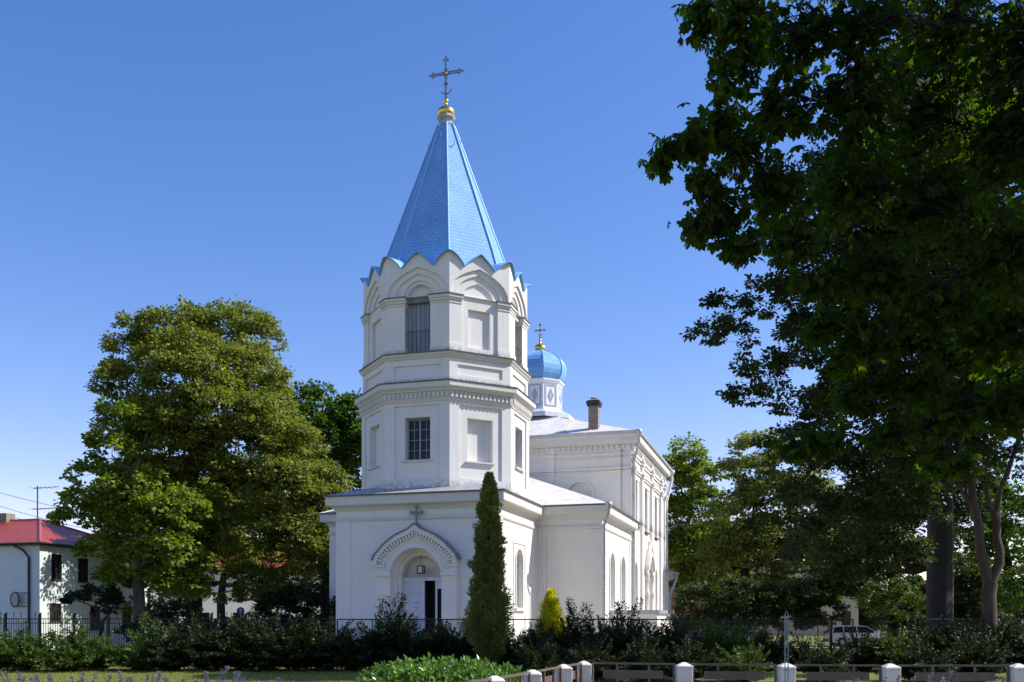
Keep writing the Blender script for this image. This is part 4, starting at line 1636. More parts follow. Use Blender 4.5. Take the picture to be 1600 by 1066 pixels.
tree('maple_tree', 'lower bright green maple with spreading tiers before the red-roofed white house', 'tree', 215, 51,
     [(188, 650, 36, 26), (175, 712, 44, 34), (228, 690, 40, 36, 1), (150, 742, 34, 20), (160, 790, 58, 32), (128, 812, 36, 16), (215, 775, 56, 44), (262, 800, 50, 40, -1), (200, 840, 56, 32), (262, 868, 56, 36, -1), (305, 880, 34, 26), (160, 858, 30, 16), (235, 905, 60, 22), (310, 800, 36, 44, 1), (190, 905, 40, 20), (285, 915, 40, 16)],
     MAPLE, BARK, 13, .30, .21, 7.0, .42, 9, aspect=.9)
tree('maple_tree', 'fresh green maple behind the lindens, its round top showing just left of the bell tower', 'tree', 540, 74,
     [(478, 625, 22, 26), (466, 660, 24, 34), (497, 640, 26, 40), (515, 690, 36, 44), (545, 660, 34, 40), (560, 720, 34, 50), (530, 760, 34, 44), (590, 700, 34, 60), (480, 700, 30, 50), (500, 770, 30, 40), (560, 650, 24, 34), (545, 820, 34, 40)],
     GREENM, BARKD, 14, .4, .24, 5.5, .5, 9)
tree('globe_tree', 'small dark round tree low in front of the white house wall', 'tree', 160, 50,
     [(150, 935, 36, 20), (120, 940, 18, 12), (178, 945, 22, 15)], DRYLEAF, BARKD, 15, .12, .14, 14, .25, 10, fork=1.8)
# ------------------------------------------------------------------ right far trees
tree('maple_tree', 'yellow-green maple just right of the white nave, nearest the far downpipe', 'tree', 1062, 80,
     [(1075, 712, 28, 26), (1045, 745, 30, 32), (1095, 750, 36, 32), (1050, 800, 30, 36), (1100, 805, 40, 40), (1125, 850, 40, 36), (1066, 862, 38, 36), (1110, 900, 50, 30), (1030, 730, 16, 20), (1075, 915, 34, 22), (1140, 930, 50, 20), (1095, 860, 50, 40)],
     MAPLE, BARKD, 21, .38, .25, 5.5, .5, 9)
tree('linden_tree', 'sunlit middle-distance linden under the left edge of the big dark chestnut foliage', 'tree', 1160, 68,
     [(1190, 700, 44, 28), (1240, 730, 46, 40), (1160, 745, 40, 36), (1205, 780, 54, 44), (1150, 810, 42, 40), (1260, 800, 50, 50), (1190, 850, 60, 44), (1250, 880, 60, 44), (1140, 890, 44, 34), (1300, 860, 60, 50), (1200, 925, 60, 28), (1130, 925, 44, 24), (1260, 930, 50, 26), (1150, 860, 50, 40)],
     LINDEN, BARKD, 22, .36, .2, 6.0, .46, 9)
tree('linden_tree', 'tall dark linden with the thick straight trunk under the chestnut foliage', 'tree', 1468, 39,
     [(1102, 508, 30, 22, -4.5), (1140, 480, 40, 22, -4.5), (1150, 525, 40, 24, -4.5), (1215, 470, 50, 40, -4.5), (1205, 580, 50, 34, -4.5), (1175, 622, 36, 22, -4.5), (1240, 640, 54, 36, -4.5), (1280, 540, 60, 60, -4.5), (1290, 430, 70, 60, -4.5), (1370, 520, 90, 80, -4.5), (1340, 640, 80, 60, -3.5), (1460, 420, 110, 100, -4.5),  # crown shifted forward so its shadow misses the church
      (1470, 570, 100, 80, -3.5), (1560, 500, 90, 100, -4.5), (1420, 280, 110, 110, -4.5), (1560, 300, 100, 120, -4.5), (1330, 330, 70, 80, -4.5), (1250, 330, 60, 60, -4.5), (1450, 700, 90, 40, -2.5), (1570, 640, 70, 50, -2.5), (1460, 150, 110, 90, -4.5), (1380, 720, 60, 40, -4.5), (1235, 690, 44, 24, -4.5), (1300, 740, 56, 40, -4.5), (1385, 780, 56, 46, -4.5), (1320, 820, 56, 44, -4.5), (1400, 860, 40, 40, -4.5), (1255, 790, 40, 36, -4.5), (1345, 890, 44, 30, -4.5), (1270, 870, 44, 34, -4.5), (1425, 800, 44, 60, -3.5), (1510, 740, 36, 26, -2.5), (1500, 700, 60, 46, 0), (1430, 690, 60, 50, -.5), (1470, 640, 70, 50, 0), (1540, 650, 40, 40, 0), (1665, 740, 44, 60, 0), (1665, 640, 44, 60, 0), (1690, 850, 46, 50, 0)],  # lobes by the trunk and past the right edge added to shade it
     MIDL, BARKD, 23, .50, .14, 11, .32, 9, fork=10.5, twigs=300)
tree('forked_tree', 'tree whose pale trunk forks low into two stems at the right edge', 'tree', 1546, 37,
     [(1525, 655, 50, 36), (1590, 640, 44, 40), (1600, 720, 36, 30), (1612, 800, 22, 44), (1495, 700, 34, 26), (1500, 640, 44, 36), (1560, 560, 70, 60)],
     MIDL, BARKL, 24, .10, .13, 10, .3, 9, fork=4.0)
tree('maple_tree', 'bright backlit tree glowing yellow-green between the two stems of the forked trunk', 'tree', 1575, 66,
     [(1545, 790, 36, 40), (1580, 800, 34, 44), (1560, 850, 44, 36), (1510, 850, 30, 40), (1530, 740, 36, 34), (1575, 880, 40, 20)],
     GREENM, BARKD, 25, .3, .24, 5.5, .5, 9)
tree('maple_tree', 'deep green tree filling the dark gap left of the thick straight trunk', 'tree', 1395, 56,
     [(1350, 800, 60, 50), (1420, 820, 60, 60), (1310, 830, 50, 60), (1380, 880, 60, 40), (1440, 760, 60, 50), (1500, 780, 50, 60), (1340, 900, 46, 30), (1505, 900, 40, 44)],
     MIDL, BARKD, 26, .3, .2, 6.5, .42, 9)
tree('garden_shrub_tree', 'pale green rounded shrub left of the thick trunk, above the chain link fence', 'shrub', 1385, 44,
     [(1385, 925, 34, 24), (1410, 945, 34, 22), (1360, 945, 24, 18)], YEWL, BARKD, 27, .08, .12, 14, .22, 9, fork=1.0)
tree('garden_shrub_tree', 'broad bright shrub at the right edge behind the fence under the forked tree', 'shrub', 1590, 46,
     [(1585, 925, 34, 24), (1610, 910, 30, 30), (1560, 945, 30, 18)], GREENM, BARKD, 28, .08, .13, 12, .24, 9, fork=1.0)


tree('linden_tree', 'olive linden standing behind the tallest one, low boughs hiding the white building', 'tree', 345, 67,
     [(250, 830, 50, 50), (320, 800, 60, 60), (300, 870, 50, 36), (395, 810, 60, 60), (430, 870, 56, 36), (460, 800, 50, 60), (240, 890, 40, 24), (500, 860, 40, 40), (390, 890, 34, 20), (215, 800, 46, 46, -4), (182, 812, 26, 30, -3.5), (200, 860, 40, 30, -3), (262, 925, 40, 24), (300, 915, 26, 24), (405, 925, 34, 22), (450, 915, 44, 24), (230, 955, 30, 16), (205, 850, 34, 40), (230, 760, 50, 50)],  # forward lobes behind the maple added to shade the red-roofed house wall
     LINDEN, BARKD, 16, .3, .2, 6.5, .46, 9)
tree('garden_shrub_tree', 'broad dark shrub behind the iron fence under the second linden', 'shrub', 455, 47,
     [(430, 955, 34, 26), (470, 945, 34, 30), (505, 960, 28, 28), (410, 985, 34, 20), (450, 985, 34, 22), (490, 985, 34, 22), (370, 985, 30, 16)], DRYLEAF, BARKD, 17, .08, .14, 16, .24, 9, fork=.8)
tree('garden_shrub_tree', 'dark shrub behind the iron fence between maple trunk and tallest linden', 'shrub', 262, 47,
     [(240, 975, 30, 20), (280, 965, 34, 26), (310, 985, 30, 20), (200, 985, 24, 12), (345, 985, 30, 18)], DRYLEAF, BARKD, 18, .08, .14, 16, .24, 9, fork=.8)
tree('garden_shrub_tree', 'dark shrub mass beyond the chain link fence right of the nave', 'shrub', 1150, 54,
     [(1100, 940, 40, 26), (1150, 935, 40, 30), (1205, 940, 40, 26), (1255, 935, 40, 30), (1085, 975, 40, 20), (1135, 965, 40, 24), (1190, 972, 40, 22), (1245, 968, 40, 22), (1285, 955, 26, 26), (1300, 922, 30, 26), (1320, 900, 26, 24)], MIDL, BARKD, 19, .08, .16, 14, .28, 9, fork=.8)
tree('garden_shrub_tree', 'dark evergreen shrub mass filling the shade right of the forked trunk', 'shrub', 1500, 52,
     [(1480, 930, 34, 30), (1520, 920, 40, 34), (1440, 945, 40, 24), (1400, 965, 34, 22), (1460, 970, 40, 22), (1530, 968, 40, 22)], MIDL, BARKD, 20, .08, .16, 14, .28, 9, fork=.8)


# forked stems of the two-stem tree are real stems of its trunk
def forked_stems():
    r = [o for o in C.objects if o.name.startswith('forked_tree')][0]
    old = [c for c in r.children if c.name.startswith('trunk')][0]
    bpy.data.objects.remove(old)
    D = 37
    x0 = at(1546, D)
    m = MB()

    def P(px, py, dd=0):
        return (at(px, D + dd) - x0, dd, zp(py, D + dd))
    m.tube([P(1545, 1050), P(1546, 1000), P(1546, 960), P(1545, 930), P(1547, 912)], [.34, .30, .27, .27, .28], 12)
    m.tube([P(1546, 915), P(1538, 885), P(1532, 860), P(1529, 820), P(1520, 780), P(1517, 750), P(1519, 720), P(1510, 660)], [.22, .19, .175, .17, .16, .14, .13, .05], 10)
    m.tube([P(1546, 918), P(1553, 900), P(1562, 880), P(1562, 860), P(1557, 840), P(1558, 815), P(1554, 802)], [.22, .19, .17, .16, .15, .15, .14], 10)
    m.tube([P(1555, 806), P(1560, 785), P(1563, 765), P(1574, 740), P(1590, 690), P(1600, 640)], [.12, .115, .11, .10, .08, .04], 8)
    m.tube([P(1554, 806), P(1546, 790), P(1541, 765), P(1540, 740), P(1548, 690)], [.11, .09, .08, .06, .04], 8)
    m.tube([P(1561, 820), P(1568, 812), P(1580, 800), P(1596, 790)], [.05, .04, .03, .015], 6)
    m.tube([P(1520, 790), P(1505, 772), P(1490, 740), P(1495, 700)], [.07, .06, .05, .03], 6)
    m.build('trunk', BARKL, r, clean=False)


forked_stems()


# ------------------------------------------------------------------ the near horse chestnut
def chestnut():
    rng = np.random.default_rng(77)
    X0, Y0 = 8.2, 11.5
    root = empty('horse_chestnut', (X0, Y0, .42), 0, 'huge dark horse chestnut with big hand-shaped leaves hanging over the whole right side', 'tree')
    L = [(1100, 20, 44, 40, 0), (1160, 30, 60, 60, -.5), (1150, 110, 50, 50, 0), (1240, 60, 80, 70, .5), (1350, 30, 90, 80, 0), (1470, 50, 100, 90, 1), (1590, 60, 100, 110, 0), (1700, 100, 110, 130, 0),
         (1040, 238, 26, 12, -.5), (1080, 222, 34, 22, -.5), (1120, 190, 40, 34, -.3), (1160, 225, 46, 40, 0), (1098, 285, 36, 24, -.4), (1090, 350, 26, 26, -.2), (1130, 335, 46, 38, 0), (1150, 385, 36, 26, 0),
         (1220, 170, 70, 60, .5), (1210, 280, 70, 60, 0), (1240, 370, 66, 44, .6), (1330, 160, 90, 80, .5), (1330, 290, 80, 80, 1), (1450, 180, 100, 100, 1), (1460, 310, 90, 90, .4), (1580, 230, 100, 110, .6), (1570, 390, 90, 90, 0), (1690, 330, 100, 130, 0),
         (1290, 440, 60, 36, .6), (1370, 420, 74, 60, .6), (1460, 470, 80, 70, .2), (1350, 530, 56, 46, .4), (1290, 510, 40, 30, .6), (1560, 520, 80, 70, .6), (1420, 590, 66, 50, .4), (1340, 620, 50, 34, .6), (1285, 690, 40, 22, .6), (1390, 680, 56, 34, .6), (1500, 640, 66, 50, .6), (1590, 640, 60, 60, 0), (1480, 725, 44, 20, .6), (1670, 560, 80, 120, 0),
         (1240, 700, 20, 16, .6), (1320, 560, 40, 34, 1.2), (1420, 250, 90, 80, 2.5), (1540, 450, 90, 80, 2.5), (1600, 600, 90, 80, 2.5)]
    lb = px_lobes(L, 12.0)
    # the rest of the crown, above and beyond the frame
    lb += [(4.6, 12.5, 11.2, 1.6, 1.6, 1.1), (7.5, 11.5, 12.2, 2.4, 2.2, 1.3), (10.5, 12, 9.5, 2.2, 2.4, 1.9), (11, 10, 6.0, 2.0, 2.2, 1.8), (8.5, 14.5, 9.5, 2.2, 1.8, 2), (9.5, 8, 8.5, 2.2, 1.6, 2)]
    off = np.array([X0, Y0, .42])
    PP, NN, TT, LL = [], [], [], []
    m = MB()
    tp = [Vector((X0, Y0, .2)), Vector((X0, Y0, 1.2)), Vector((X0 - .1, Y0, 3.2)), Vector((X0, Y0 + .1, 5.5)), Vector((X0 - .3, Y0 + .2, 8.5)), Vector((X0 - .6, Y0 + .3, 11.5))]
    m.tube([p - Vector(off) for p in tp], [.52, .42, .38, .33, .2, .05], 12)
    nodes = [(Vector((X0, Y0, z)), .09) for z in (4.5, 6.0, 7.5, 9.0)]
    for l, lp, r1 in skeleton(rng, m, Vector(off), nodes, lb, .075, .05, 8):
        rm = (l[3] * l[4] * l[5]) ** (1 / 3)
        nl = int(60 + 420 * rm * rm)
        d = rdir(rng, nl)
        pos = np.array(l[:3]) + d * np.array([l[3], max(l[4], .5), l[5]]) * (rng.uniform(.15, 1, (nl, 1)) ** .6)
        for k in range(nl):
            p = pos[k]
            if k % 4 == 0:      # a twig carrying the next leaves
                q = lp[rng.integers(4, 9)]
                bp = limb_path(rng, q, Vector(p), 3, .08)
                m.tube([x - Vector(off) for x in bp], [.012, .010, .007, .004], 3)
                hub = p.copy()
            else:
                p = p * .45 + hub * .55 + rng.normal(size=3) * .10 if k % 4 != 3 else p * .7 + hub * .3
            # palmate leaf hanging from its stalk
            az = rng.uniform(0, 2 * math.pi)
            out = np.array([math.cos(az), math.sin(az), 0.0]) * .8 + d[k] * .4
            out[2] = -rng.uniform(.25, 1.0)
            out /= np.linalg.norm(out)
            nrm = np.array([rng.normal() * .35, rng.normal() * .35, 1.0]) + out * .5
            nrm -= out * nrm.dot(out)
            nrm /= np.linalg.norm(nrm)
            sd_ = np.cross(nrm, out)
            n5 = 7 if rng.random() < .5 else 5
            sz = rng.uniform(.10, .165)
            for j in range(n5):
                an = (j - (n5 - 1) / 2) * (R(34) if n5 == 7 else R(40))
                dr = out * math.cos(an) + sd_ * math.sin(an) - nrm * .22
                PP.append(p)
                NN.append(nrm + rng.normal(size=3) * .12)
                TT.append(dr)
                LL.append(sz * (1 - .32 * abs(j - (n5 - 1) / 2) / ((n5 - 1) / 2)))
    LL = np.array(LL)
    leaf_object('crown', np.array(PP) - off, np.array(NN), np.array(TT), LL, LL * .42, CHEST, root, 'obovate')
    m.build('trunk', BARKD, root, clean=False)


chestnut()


# ------------------------------------------------------------------ conifers and shrubs
def yew(seed, h, spread, mat, nb=70, label=None, cat='shrub', group=None, loc=(0, 0, 0), lsz=.085):
    rng = np.random.default_rng(seed)
    root = empty('conifer_shrub', loc, 0, label, cat, group)
    PP, NN, TT, LL = [], [], [], []
    m = MB()
    for b in range(nb):
        az = rng.uniform(0, 2 * math.pi)
        inc = rng.uniform(0, 1) ** .8
        ln = h * (1.0 - .25 * inc) * rng.uniform(.6, 1.1)
        z0 = rng.uniform(0, .35) * h * (b % 3 > 0)
        dirh = np.array([math.cos(az), math.sin(az), 0.0])
        pts = []
        p = np.array([rng.normal() * .05, rng.normal() * .05, z0 * .6])
        el = math.radians(86 - 62 * inc)
        n = 9
        for i in range(n + 1):
            pts.append(p.copy())
            e = el - i / n * .55 * (inc + .2)
            st = ln / n
            p = p + (dirh * math.cos(e) * spread + np.array([0, 0, math.sin(e)])) * st + rng.normal(size=3) * .012
        m.tube([Vector(q) for q in pts], [.016 * (1 - .8 * i / n) for i in range(n + 1)], 3)
        for i in range(2, n + 1):
            a = pts[i]
            t = (pts[i] - pts[i - 1])
            t /= np.linalg.norm(t)
            sd_ = np.cross(t, np.array([0, 0, 1.0]))
            sd_ /= (np.linalg.norm(sd_) + 1e-6)
            w = .26 * h / 1.6 * (1.1 - .75 * i / n)
            for k in range(30):
                sg = rng.choice([-1, 1])
                q = a + t * rng.uniform(-.5, .6) * ln / n + sd_ * sg * rng.uniform(0, w) + np.array([0, 0, rng.normal() * .035 - .03])
                PP.append(q)
                TT.append(t * .8 + sd_ * sg * .7 + rng.normal(size=3) * .35 + np.array([0, 0, -.15]))
                NN.append(np.array([0, 0, 1.0]) + rng.normal(size=3) * .5 + dirh * .3)
                LL.append(lsz * 1.15 * rng.uniform(.6, 1.4))
    LL = np.array(LL)
    leaf_object('foliage', np.array(PP), np.array(NN), np.array(TT), LL, LL * .42, mat, root)
    m.build('stems', BARKD, root, clean=False)
    return root


SG = 'conifer shrubs planted along the fence'


def S(px, D, s, protos, idx, label, rz, sq=1.0):
    p = protos[idx]
    return copy_thing(p, (at(px, D), D, 0), rz, label, SG, (s * sq, s * sq, s))


dark = [yew(s, 1.75, 1.0, YEW, 68, 'x', group=SG) for s in (31, 32)]
lite = [yew(s, 1.65, 1.15, YEWL, 64, 'x', group=SG) for s in (41, 42)]
tall = [yew(51, 2.3, .55, YEW, 62, 'x', group=SG)]
protos = {'d0': dark[0], 'd1': dark[1], 'l0': lite[0], 'l1': lite[1], 't0': tall[0]}
plan = [  # px, D, scale, proto, label
    (-25, 36.0, .95, 'l0', 'pale green shrub cut by the left edge of the picture'),
    (40, 36.4, 1.0, 'l1', 'bushy light green shrub second from the left edge, below the oval wall sign'),
    (105, 35.8, 1.0, 'l0', 'light green shrub below the lower window of the red-roofed house'),
    (150, 36.5, .8, 'l1', 'light green shrub left of the gap that bares the fence to the ground'),
    (225, 36.4, 1.05, 'l0', 'grey-green arching shrub right of the gap, before the maple trunk'),
    (275, 36.0, 1.0, 'd0', 'dark arching shrub between the maple trunk and the blue arrow sign'),
    (322, 36.6, 1.05, 'd1', 'dark shrub in front of the sunlit white building with the windows'),
    (372, 36.2, 1.1, 'd0', 'dark shrub directly below the round blue arrow sign'),
    (418, 36.5, 1.1, 'd1', 'dark shrub under the drooping second linden'),
    (462, 36.0, 1.05, 'd0', 'dark shrub in front of the low boughs left of the tower base'),
    (508, 36.6, 1.0, 'd1', 'dark shrub at the left corner of the tower base'),
    (556, 36.2, .88, 'd0', 'feathery dark shrub before the left part of the tower base wall'),
    (604, 36.5, 1.14, 't0', 'tallest spiky shrub with a tiered leading shoot beside the portal'),
    (640, 36.0, .96, 'd1', 'dark shrub in front of the closed door leaf with the poster'),
    (682, 36.4, .98, 'd0', 'dark shrub in front of the open dark doorway'),
    (722, 36.1, .92, 'd1', 'ragged dark shrub between the portal and the columnar thuja'),
    (800, 36.0, .92, 'd0', 'dark shrub below the arched window of the tower base'),
    (838, 36.5, .95, 'd1', 'dark shrub left of the golden thuja'),
    (878, 36.0, .85, 'd0', 'low dark shrub right of the golden thuja, before the fence post pair'),
    (912, 36.4, 1.05, 't0', 'narrow dark shrub before the right corner of the vestibule'),
    (948, 36.0, .98, 'd1', 'dark green shrub before the low basement entrance, its left one'),
    (980, 36.5, 1.05, 't0', 'upright shrub below the small floodlight roof of the basement entrance'),
    (1020, 36.0, 1.02, 'd0', 'spreading shrub before the foot of the white nave'),
    (1052, 36.5, 1.0, 'd1', 'shrub at the far end of the white nave walls'),
    (1098, 36.0, .95, 'l0', 'loose shrub with pale arching shoots, nearest the blue car'),
    (1150, 36.4, 1.08, 'l1', 'taller loose shrub with pale tips between the blue car and the blue-grey ladder stake'),
    (1200, 36.0, .78, 'd1', 'low dark shrub just left of the blue-grey ladder stake'),
    (1256, 36.4, .70, 'l0', 'small shrub with pale shoots just right of the blue-grey ladder stake'),
    (1345, 36.2, .85, 'd0', 'rounded dark shrub in front of the silver estate car'),
    (1402, 36.0, 1.0, 'l1', 'bright-tipped shrub right of the silver estate car'),
    (1448, 36.5, 1.02, 'd1', 'dark shrub at the foot of the thick straight trunk'),
    (1498, 36.1, 1.02, 'd0', 'dark shrub between the thick trunk and the forked tree'),
    (1548, 36.4, 1.02, 'd1', 'dark shrub at the foot of the forked tree'),
    (1598, 36.0, 1.05, 'd0', 'dark shrub cut by the right edge of the picture'),
]
plan += [
    (846, 30.0, 0.72, 'd1', 'low dark shrub right of the leafy mound, in the front row'),
    (925, 30.5, 0.75, 'd0', 'low dark front-row shrub behind the white corner post'),
    (1000, 30.0, 0.72, 'd1', 'low dark front-row shrub behind the brown rails below the nave'),
    (1080, 30.3, 0.75, 'd0', 'low dark front-row shrub behind the white post below the end of the nave'),
    (1165, 30.0, 0.72, 'l1', 'low loose front-row shrub left of the blue-grey ladder stake'),
    (1290, 30.2, 0.67, 'd1', 'low dark front-row shrub below the silver estate car'),
    (1440, 30.0, 0.75, 'd0', 'low dark front-row shrub right of the hostas in the shade'),
    (1530, 30.4, 0.75, 'd1', 'low dark front-row shrub behind the last rail panel on the right'),
]
rr = random.Random(5)
for i, (px, D, s, k, lab) in enumerate(plan):
    p = protos[k]
    loc = (at(px, D), D, 0)
    rz = rr.uniform(0, 6.28)
    if p['label'] == 'x':
        p.location = loc
        p.rotation_euler = (0, 0, rz)
        p.scale = (s * 1.15, s * 1.15, s)
        p['label'] = lab
    else:
        copy_thing(p, loc, rz, lab, SG, (s * 1.15, s * 1.15, s))


def cone_conifer(name, label, px, D, h, prof, mat, seed, lsz=.09, dens=1.0, z0=0.0):
    """columnar conifer: prof = list of (fraction of height, radius)"""
    rng = np.random.default_rng(seed)
    root = empty(name, (at(px, D), D, 0), 0, label, 'conifer')
    fr_ = np.array([a for a, _ in prof])
    ra = np.array([b for _, b in prof])
    nt_ = int(900 * dens)
    t = rng.uniform(fr_[0], fr_[-1], nt_)
    r = np.interp(t, fr_, ra)
    keep = rng.random(nt_) < (r / ra.max()) ** .6 + .12
    t, r = t[keep], r[keep]
    nt_ = len(t)
    az = rng.uniform(0, 2 * math.pi, nt_)
    lump = 1 + .20 * np.sin(az * 3 + t * 22) + .16 * np.sin(az * 5 - t * 37) + .10 * rng.normal(size=len(t))
    rr_ = r * lump * rng.uniform(.62, 1.05, nt_)
    c = np.stack([np.cos(az) * rr_, np.sin(az) * rr_, t * h], 1)
    per = 34
    m = nt_ * per
    o = np.stack([np.cos(az), np.sin(az), np.full(nt_, .9)], 1)
    oo = np.repeat(o, per, 0)
    rd = rdir(rng, m)
    tr_ = .10 * np.repeat(np.clip(r / ra.max(), .4, 1), per)[:, None]
    P = np.repeat(c, per, 0) + rd * tr_ * 1.4 + oo * tr_ * rng.uniform(-.5, 1, (m, 1))
    T = oo * .7 + rd * .6
    N = np.stack([np.repeat(np.cos(az), per), np.repeat(np.sin(az), per), np.full(m, .2)], 1) + rng.normal(size=(m, 3)) * .6
    L = lsz * rng.uniform(.6, 1.3, m)
    leaf_object('foliage', P, N, T, L, L * .5, mat, root)
    tk = MB()
    tk.tube([(0, 0, -.1), (.01, 0, h * .3), (0, .02, h * .9)], [.11, .08, .02], 7)
    tk.build('trunk', BARKD, root, clean=False)
    return root


# px height 745..1010 at D 35
cone_conifer('columnar_thuja', 'tall narrow dark thuja standing in front of the right corner of the tower base', 764, 35, zp(742, 35),
             [(0.02, .10), (.07, .26), (.14, .50), (.24, .66), (.32, .62), (.44, .47), (.60, .42), (.75, .34), (.88, .24), (.95, .14), (1.0, .02)], THUJA, 61, .085, 2.6)
cone_conifer('golden_thuja', 'small bright yellow thuja between the columnar thuja and the vestibule wall', 861, 36.9, zp(922, 36.9),
             [(0.05, .24), (.2, .34), (.5, .36), (.75, .27), (.9, .15), (1.0, .02)], GOLDT, 62, .07, .8)


def leafy_bush():
    rng = np.random.default_rng(91)
    D = 18.6
    x0 = at(690, D)
    root = empty('leafy_bush', (x0, D, gz(x0, D)), 0, 'low wide mound of glossy light green leaves left of the white posts', 'bush')
    n = 4200
    th = rng.uniform(0, 2 * math.pi, n)
    ph = np.arccos(rng.uniform(-.1, 1, n))
    rx, ry, rz = 1.62, 1.15, 1.08
    lump = 1 + .06 * np.sin(th * 5) + .06 * np.sin(th * 9 + ph * 7) + .05 * rng.normal(size=n)
    f = rng.uniform(.72, 1.0, n) ** .5 * lump
    d = np.stack([np.sin(ph) * np.cos(th), np.sin(ph) * np.sin(th), np.cos(ph)], 1)
    sq = np.stack([np.sign(d[:, 0]) * np.abs(d[:, 0]) ** .8, d[:, 1], np.clip(d[:, 2], 0, 1) ** .42], 1)
    c = sq * np.array([rx, ry, rz]) * f[:, None]
    c[:, 2] = np.clip(c[:, 2], .03, None) * (1 - .06 * (c[:, 0] / rx) ** 2)
    per = 5
    m = n * per
    cc = np.repeat(c, per, 0)
    dd = np.repeat(d, per, 0)
    rd = rdir(rng, m)
    T = dd * .7 + rd * .75 + np.array([0, 0, .25])
    N = dd * .6 + rng.normal(size=(m, 3)) * .4 + np.array([0, 0, .7])
    L = rng.uniform(.08, .15, m)
    leaf_object('foliage', cc, N, T, L, L * .36, PEONY, root, fold=.12)
    s = MB()
    for i in range(30):
        a = rng.uniform(0, 6.28)
        r = rng.uniform(.3, .95)
        s.tube([(0.4 * math.cos(a) * r * rx, .3 * math.sin(a), 0), (.8 * math.cos(a) * r * rx, .8 * math.sin(a) * r * ry, .7), (math.cos(a) * r * rx, math.sin(a) * r * ry, 1.05)], [.012, .009, .005], 4)
    s.build('stems', STEMM, root, clean=False)


leafy_bush()


# ------------------------------------------------------------------ hostas in flower
def hosta(seed, tall=.95, nsp=6):
    rng = np.random.default_rng(seed)
    root = empty('hosta_plant', (0, 0, 0), 0, 'x', 'flowering plant', 'flowering hostas along the front edge')
    P, N, T, L = [], [], [], []
    for i in range(40):
        a = rng.uniform(0, 6.28)
        r = rng.uniform(.02, .25)
        P.append([math.cos(a) * r, math.sin(a) * r, rng.uniform(.1, .4)])
        T.append([math.cos(a), math.sin(a), .5])
        N.append([-math.cos(a) * .5, -math.sin(a) * .5, 1])
        L.append(rng.uniform(.18, .3))
    L = np.array(L)
    leaf_object('leaves', np.array(P), np.array(N), np.array(T), L, L * .6, HOSTA, root)
    for k in range(nsp):
        a = rng.uniform(0, 6.28)
        r = rng.uniform(.05, .45)
        h = tall * rng.uniform(.80, 1.03)
        b = Vector((math.cos(a) * r * .3, math.sin(a) * r * .3, .1))
        t = Vector((math.cos(a) * r * 1.1, math.sin(a) * r, h))
        m = MB()
        m.tube([b, b.lerp(t, .5) + Vector((0, 0, .04)), t], [.006, .005, .003], 4)
        st = m.build('flower_spike', STEMM, root, clean=False)
        P, N, T, L = [], [], [], []
        for i in range(46):
            q = b.lerp(t, 1 - (rng.uniform(0, 1) ** 1.2) * .24)
            aa = rng.uniform(0, 6.28)
            P.append([q.x, q.y, q.z])
            T.append([math.cos(aa), math.sin(aa), rng.uniform(-.7, .2)])
            N.append(rng.normal(size=3))
            L.append(rng.uniform(.025, .045))
        L = np.array(L)
        leaf_object('petals', np.array(P), np.array(N), np.array(T), L, L * .6, PETAL, st)
    return root


hp = [hosta(s, .97, 6) for s in (101, 102, 103)]
HG = 'flowering hostas along the front edge'
hlab = ['hosta clump with pale lilac spikes at the left edge of the front bed', 'hosta clump second from the left edge of the front bed', 'hosta clump below the corner of the red-roofed house', 'hosta clump below the small dark globe tree', 'hosta clump in front of the gap that shows the fence bars',
        'hosta clump in front of the maple trunk', 'hosta clump between the maple trunk and the tallest linden', 'hosta clump below the tallest linden trunk', 'densest hosta clump, below the blue arrow sign', 'hosta clump right of the blue arrow sign', 'last sparse hosta clump before the leafy mound, farther from it', 'lone hosta clump nearest the leafy mound']
hx = [12, 60, 108, 152, 192, 232, 268, 312, 362, 408, 470, 532]
hr_ = random.Random(9)
used = set()
for i, px in enumerate(hx):
    D = 11.9 + hr_.uniform(-.35, .35)
    x = at(px, D)
    sc_ = (.94 + hr_.uniform(-.05, .05)) * (1.0 if i < 9 else .93)
    z = gz(x, D)
    p = hp[i % 3]
    if i < 3:
        p.location = (x, D, z)
        p.scale = (sc_,) * 3
        p['label'] = hlab[i]
    else:
        copy_thing(p, (x, D, z), hr_.uniform(0, 6.28), hlab[i], HG, sc_)
x = at(1370, 11.2)
copy_thing(hp[0], (x - .1, 11.2, gz(x, 11.2)), 1.0, 'greyish hosta clump in shade at lower right, left of the fourth white post', HG, .97)
x = at(1425, 11.4)
copy_thing(hp[1], (x, 11.4, gz(x, 11.4)), 2.2, 'greyish hosta clump in shade at lower right, right of the fourth white post', HG, .98)


# grass blades on the lawn strip
def grass():
    rng = np.random.default_rng(4)
    n = 70000
    Y = rng.uniform(20, 37.5, n) ** 1.0
    X = rng.uniform(-.56, .06, n) * Y
    Z = np.array([gz(a, b) for a, b in zip(X, Y)])
    P = np.stack([X, Y, Z], 1)
    T = rng.normal(size=(n, 3)) * .35 + np.array([0, 0, 1.0])
    N = rdir(rng, n)
    L = rng.uniform(.03, .075, n)
    mt = mat_leaf('grass_blade', [(0.11, 0.14, 0.02), (0.22, 0.24, 0.04), (0.36, 0.34, 0.09)], .3, .7)
    o = leaf_object('grass', P, N, T, L, L * .22, mt)
    tag(o, 'short sunlit yellowish grass of the lawn strip at lower left', 'grass', kind='stuff')


grass()


